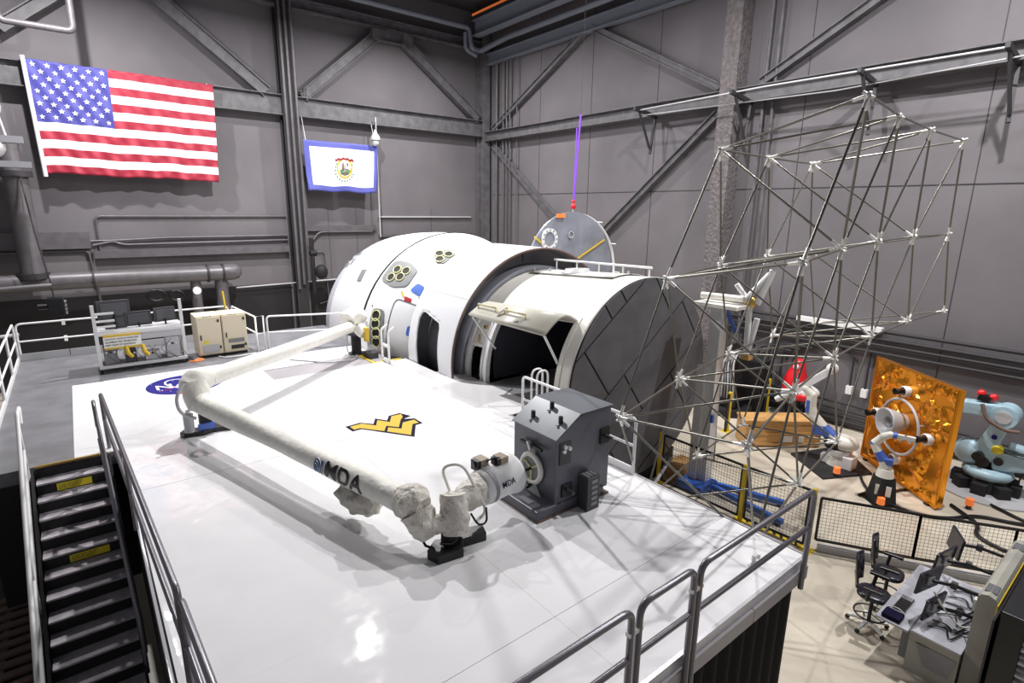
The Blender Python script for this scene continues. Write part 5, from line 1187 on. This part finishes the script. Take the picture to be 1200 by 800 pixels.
for p, q in ((GP(0, 0, .08), GP(3, 0, .08)), (GP(3, 0, .08), GP(3, 3, .08)), (GP(3, 3, .08), GP(0, 3, .08)), (GP(0, 3, .08), GP(0, 0, .08))): G().frus(p, q, .03, n=6).build('foil_edge', M['foil'], t)
ce = (1.53, 1.52)
G().tube([GP(ce[0]+.73*math.cos(a), ce[1]+.73*math.sin(a), .26) for a in [k*2*PI/48 for k in range(48)]], .035, 8, closed=True).build('mount_ring', M['ltgrey'], t)
for k in range(4):
    a = k*PI/2+.4; G().frus(GP(ce[0]+.73*math.cos(a), ce[1]+.73*math.sin(a), .0), GP(ce[0]+.73*math.cos(a), ce[1]+.73*math.sin(a), .26), .02, n=6).build('ring_stud', M['ltgrey'], t)
G().lathe([(.05, .2), (.15, .24), (.55, .37), (.6, .37), (.6, .34), (.2, .2), (.15, .0)], GP(1.45, 1.62), gn, 36).build('nozzle', M['ltgrey'], t)
G().lathe([(.15, .1), (.5, .16), (.5, .13), (.25, .05)], GP(1.45, 1.62), gn, 24).build('inner_nozzle', M['midgrey'], t)
for u, v in ((1.42, 2.45), (.47, 1.5), (2.45, 1.55), (1.45, .55)):
    b = G().lathe([(.0, .13), (.22, .15), (.24, .12)], GP(u, v), gn, 20).build('thruster_mount', M['alu'], t)
    G().lathe([(.2, .04), (.28, .06), (.44, .09), (.45, .085), (.3, .04), (.3, .0)], GP(u, v), gn, 20).build('thruster_cone', M['black'], b)
G().beam(GP(1.5, 1.9, -.05), Vector((18.0, 3.3, 2.15)), .18, .18).build('mount_arm', M['dkgrey'], t)
G().box(GP(.25, -.03, 0), (.12, .3, .05), M=Matrix((gt, gn, gz)).transposed()).box(GP(2.75, -.03, 0), (.12, .3, .05), M=Matrix((gt, gn, gz)).transposed()).build('foot_block', M['black'], t)

# ---- black robot and red-covered robot behind the crate
t = thing('black_robot', 'black industrial machine with hoses behind the strut tower', 'robot', (18.0, 9.8, 0))
G().frus((17.9, 9.9, 0), (17.9, 9.9, .25), .75, n=30).build('base', M['blackmatte'], t)
G().bb((17.5, 9.5, .25), (18.2, 10.2, 1.2)).build('body', M['black'], t, .05)
G().beam((17.8, 9.8, 1.1), (18.0, 10.1, 2.4), .35, .35).build('lower_arm', M['black'], t, .05)
G().beam((18.0, 10.1, 2.3), (17.7, 9.2, 2.7), .28, .28).build('upper_arm', M['black'], t, .05)
for k in range(5): G().tube(rounded([(17.6, 9.6+.12*k, .4), (17.3, 9.5+.1*k, 1.2), (17.5, 9.7+.1*k, 2.0), (17.8, 9.6, 2.4)], .3), .03, 6).build('hose', M['midgrey'] if k % 2 else M['ltgrey'], t)
G().bb((18.4, 9.1, .0), (19.2, 10.0, 1.9)).build('control_box', M['blackmatte'], t, .02)
t = thing('covered_robot', 'robot head in a red and white cover on a dark base behind crate', 'robot', (18.9, 8.2, 0))
G().frus((18.9, 8.1, 0), (18.9, 8.1, .2), .7, n=30).build('base', M['dkgrey'], t); G().frus((18.9, 8.1, .2), (18.9, 8.2, 1.2), .25, n=18).build('post', M['black'], t)
g = G().lathe([(0, .34), (.25, .38), (.6, .33), (.85, .22), (1.05, .2), (1.15, .1), (1.18, .01)], (18.9, 8.2, 1.05), (0, -.12, 1), 20); g.build('red_cover', M['redbr'], t)
G().ball((18.85, 7.85, 1.15), .42, 18, (.9, 1.3, .55)).build('white_cover', M['white'], t)
G().ball((18.72, 7.88, 1.0), .36, 16, (.9, 1.2, .55)).build('red_trim', M['redbr'], t)
G().ball((18.7, 8.1, 1.95), .1, 10).build('white_patch', M['white'], t)
t = thing('tripod_stand', 'thin dark tripod standing behind the pale blue robot', 'tripod', (18.9, 1.8, 0))
for k in range(3):
    a = k*2*PI/3; G().frus((18.9, 1.8, 1.5), (18.9+.4*math.cos(a), 1.8+.4*math.sin(a), 0.02), .02, n=6).build('leg', M['black'], t)
G().frus((18.9, 1.8, 1.5), (18.9, 1.8, 1.85), .03, n=8).build('head', M['dkgrey'], t)
# floor cables
conduit('thick black floor cable curving below the gold panel', [(15.0, 3.8, .04), (15.0, 3.2, .04), (15.4, 2.7, .04), (16.1, 2.4, .04), (16.4, 1.6, .04), (17.2, .9, .04)], .045, 'black', .5, 'cable', 'floor_cable')
conduit('black floor cable snaking right of the orange beacon', [(16.2, 2.9, .04), (15.6, 2.2, .04), (15.0, 2.2, .04), (14.7, 1.5, .04), (15.3, .9, .04), (16.5, .5, .04)], .045, 'black', .5, 'cable', 'floor_cable')
conduit('black floor cable from the large robot to the right edge', [(17.0, 2.3, .04), (16.6, 1.5, .04), (16.9, .8, .04), (18, .2, .04)], .04, 'black', .5, 'cable', 'floor_cable')
conduit('black cable from the left robot plate along the floor', [(16.3, 5.0, .06), (15.7, 4.7, .04), (15.3, 4.4, .04), (14.9, 4.5, .04)], .035, 'black', .3, 'cable', 'floor_cable')
conduit('cable behind the gold panel foot to the pedestal', [(15.1, 4.4, .04), (15.6, 4.1, .04), (16.2, 3.9, .04), (17.0, 3.5, .04)], .035, 'black', .3, 'cable', 'floor_cable')

# ================================================================== OPERATOR DESK
t = thing('operator_desk', 'grey operator desk with trapezoid side panel at the lower right', 'desk', (10.4, 1.7, 0))
G().bb((9.42, 1.21, .70), (11.5, 1.95, .74)).build('rear_worktop', M['desk'], t, .008)
G().bb((9.32, 1.85, .72), (11.45, 2.3, .76)).build('front_worktop', M['desk'], t, .008)
G().bb((9.45, 1.22, 0), (9.5, 1.85, .70)).build('side_panel', M['console'], t)
G().prism([(1.75, .56), (1.25, .56), (1.32, .22), (1.62, .22)], ((9.445, 0, 0), (0, 1, 0), (0, 0, 1), (-1, 0, 0)), .012).build('side_inset', M['midgrey'], t)
G().bb((11.35, 1.22, 0), (11.4, 1.85, .70)).build('side_panel', M['console'], t)
G().bb((9.5, 1.22, 0), (11.35, 1.26, .7)).build('back_panel', M['console'], t)
for x in (9.7, 11.1): G().bb((x, 1.9, 0), (x+.06, 2.0, .72)).build('leg', M['midgrey'], t)
t = thing('video_wall_slab', 'tall beige console slab with arched top at the right edge', 'console', (10.6, 1.0, 0))
L0, L1 = 9.55, 11.75
prof = [(.98, 0), (1.2, 0), (1.2, 1.68), (1.17, 1.73), (1.09, 1.76), (1.01, 1.73), (.98, 1.68)]
G().prism(prof, ((L0, 0, 0), (0, 1, 0), (0, 0, 1), (1, 0, 0)), L1-L0).build('slab', M['console'], t)
G().bb((L0-.01, .965, 0), (L1, .98, 1.66)).build('yellow_edge', M['yel'], t)
for k in range(14):
    for x in (L0+.12, L1-.4): G().bb((x+k*.018, 1.02, 1.735), (x+k*.018+.009, 1.16, 1.762)).build('vent_slit', M['midgrey'], t)
t = thing('equipment_rack', 'black equipment racks with cable ladders at the lower right edge', 'rack', (10.4, .7, 0))
G().bb((9.3, .62, 0), (11.9, .9, 1.75)).build('rack_body', M['black'], t, .01)
G().bb((9.2, .93, 0), (11.8, .955, 1.62)).build('screen_panel', M['screen'], t)
for k in range(16): G().bb((9.25, .5, .12+.1*k), (11.8, .62, .16+.1*k)).build('rack_slat', M['midgrey'] if k % 2 else M['ltgrey'], t)
G().frus((9.1, .45, 0), (9.1, .45, 2.0), .06, n=12).build('rack_tube', M['rail'], t)
G().ball((11.0, .85, 1.8), .06, 10).build('small_camera', M['white'], t)
for i, (x, y, z, rz, w_, lab) in enumerate(((9.92, 1.72, 1.0, -.2, .44, 'nearest low black monitor over the desk'), (10.0, 1.86, 1.36, -.25, .48, 'nearest upper black monitor over the desk'), (10.75, 1.86, 1.4, -.2, .48, 'middle upper black monitor over the desk'), (11.3, 1.85, 1.5, .5, .46, 'farthest black monitor turned sideways over the desk'))):
    m_ = thing('monitor', lab, 'monitor', (x, y, z), 'monitors over the desk'); R = Matrix.Rotation(rz, 3, 'Z') @ Matrix.Rotation(.1, 3, 'X')
    w_ *= 1.2; G().box((x, y, z), (w_, .04, .38), M=R).build('screen_case', M['screen'], m_, .006)
    G().box(Vector((x, y, z))+R @ Vector((0, -.03, 0)), (.14, .03, .12), M=R).build('mount_plate', M['ltgrey'], m_)
    G().tube([(x, y-.05, z), (x+.1, y-.3, z+.02), (x+.25, 1.2, z-.05)], .03, 8).build('mount_arm', M['black'], m_)
    G().box((x+.1, y-.3, z+.02), (.08, .08, .1)).build('arm_knuckle', M['dkgrey'], m_)
t = thing('keyboard', 'black keyboard on the front of the operator desk', 'keyboard', (9.95, 2.1, .76))
G().bb((9.72, 2.02, .76), (10.2, 2.19, .785)).build('case', M['dkgrey'], t, .004)
for r in range(4):
    for k in range(12): G().bb((9.735+k*.038, 2.03+r*.038, .785), (9.767+k*.038, 2.062+r*.038, .793)).build('key', M['black'] if k < 9 else M['midgrey'], t)
t = thing('headset_case', 'dark blue folded pouch on the desk beside the keyboard', 'pouch', (9.5, 2.1, .76))
G().bb((9.36, 1.98, .76), (9.6, 2.24, .83)).build('pouch', M['navy'], t, .02); G().tube(rounded([(9.58, 2.22, .84), (9.62, 2.1, .87), (9.58, 1.99, .84)], .1), .012, 6).build('pouch_strap', M['ltgrey'], t)
for i in range(7):
    x = 9.7+i*.22; r2 = random.Random(i); conduit('loose black cable %s on the rear desk top' % ('nearest', 'second', 'third', 'fourth', 'fifth', 'sixth', 'farthest')[i], [(x, 1.7, .76), (x+.2*r2.random(), 1.5, .78), (x-.15, 1.4, .77), (x+.25, 1.3, .765), (x+.05, 1.22, .95)], .012, 'black', .12, 'cable', 'desk_cable', 6, 'loose desk cables')
conduit('white cable looping from the near monitor down to the slab', [(9.9, 1.75, 1.25), (9.95, 1.6, 1.0), (9.9, 1.35, .85), (10.0, 1.22, .9)], .015, 'cream', .15, 'cable', 'desk_cable')
tag(G().bb((10.45, 1.2, .9), (10.6, 1.35, 1.1)).build('power_brick', M['sign']), 'white power box among the monitor arms', 'power box')
def office_chair(x, y, rz, lab, sc=1.0, z0=.62):
    t = thing('drafting_chair', lab, 'chair', (x, y, 0), 'tall office chairs at the desk'); c = Vector((x, y, 0)); R = Matrix.Rotation(rz, 3, 'Z'); W = lambda a, b, z: c+R @ Vector((a, b, 0))+Vector((0, 0, z))
    for k in range(5):
        a = k*2*PI/5+.3; e = W(.31*math.cos(a), .31*math.sin(a), .09); l = G().beam(W(0, 0, .13), e, .05, .035).build('leg', M['alu'], t)
        G().frus(e+Vector((-.02, 0, -.05)), e+Vector((.02, 0, -.05)), .035, n=12).build('caster', M['black'], l)
    G().frus(W(0, 0, .1), W(0, 0, z0), .03, n=12).build('gas_column', M['black'], t)
    G().tube([W(.24*math.cos(a), .24*math.sin(a), .28) for a in [k*2*PI/28 for k in range(28)]], .014, 8, closed=True).build('foot_ring', M['black'], t)
    for k in range(3):
        a = k*2*PI/3; G().frus(W(0, 0, .28), W(.24*math.cos(a), .24*math.sin(a), .28), .01, n=6).build('ring_spoke', M['black'], t)
    g = G(); n = 20; V = []
    for zz, s_ in ((z0, .9), (z0+.03, 1.0), (z0+.07, 1.0), (z0+.09, .85)):
        V += [W(.24*s_*math.copysign(abs(math.cos(a))**.7, math.cos(a)), .24*s_*math.copysign(abs(math.sin(a))**.7, math.sin(a)), zz) for a in [k*2*PI/n for k in range(n)]]
    g.add(V, [(i*n+k, i*n+(k+1) % n, (i+1)*n+(k+1) % n, (i+1)*n+k) for i in range(3) for k in range(n)]+[tuple(range(n-1, -1, -1)), tuple(range(3*n, 4*n))], True).build('seat', M['screen'], t)
    g = G(); V = []; nu, nv = 8, 8
    for j in range(nv+1):
        for i in range(nu+1):
            u = i/nu*2-1; v = j/nv; wd = .21*(1-.25*(2*v-1)**2)
            V.append(W(wd*u, .26+.05*v-.06*u*u, z0+.18+.5*v))
    o = g.add(V, [(j*(nu+1)+i, j*(nu+1)+i+1, (j+1)*(nu+1)+i+1, (j+1)*(nu+1)+i) for j in range(nv) for i in range(nu)], True).build('backrest', M['screen'], t); s_ = o.modifiers.new('t', 'SOLIDIFY'); s_.thickness = .03
    G().tube([W(0, .05, z0), W(0, .25, z0+.05), W(0, .3, z0+.35)], .025, 8).build('back_support', M['black'], t)
    for s in (-1, 1):
        p = G().tube([W(.22*s, .05, z0+.02), W(.28*s, .05, z0+.08), W(.28*s, .03, z0+.25)], .03, 8).build('arm_post', M['black'], t); G().box(W(.28*s, -.02, z0+.27), (.1, .3, .05), M=R).build('armrest', M['black'], t, .012)
office_chair(10.0, 2.55, .15, 'near black drafting chair with foot ring pulled up to the desk')
office_chair(10.85, 2.6, .2, 'far black drafting chair beside the fence at the desk')
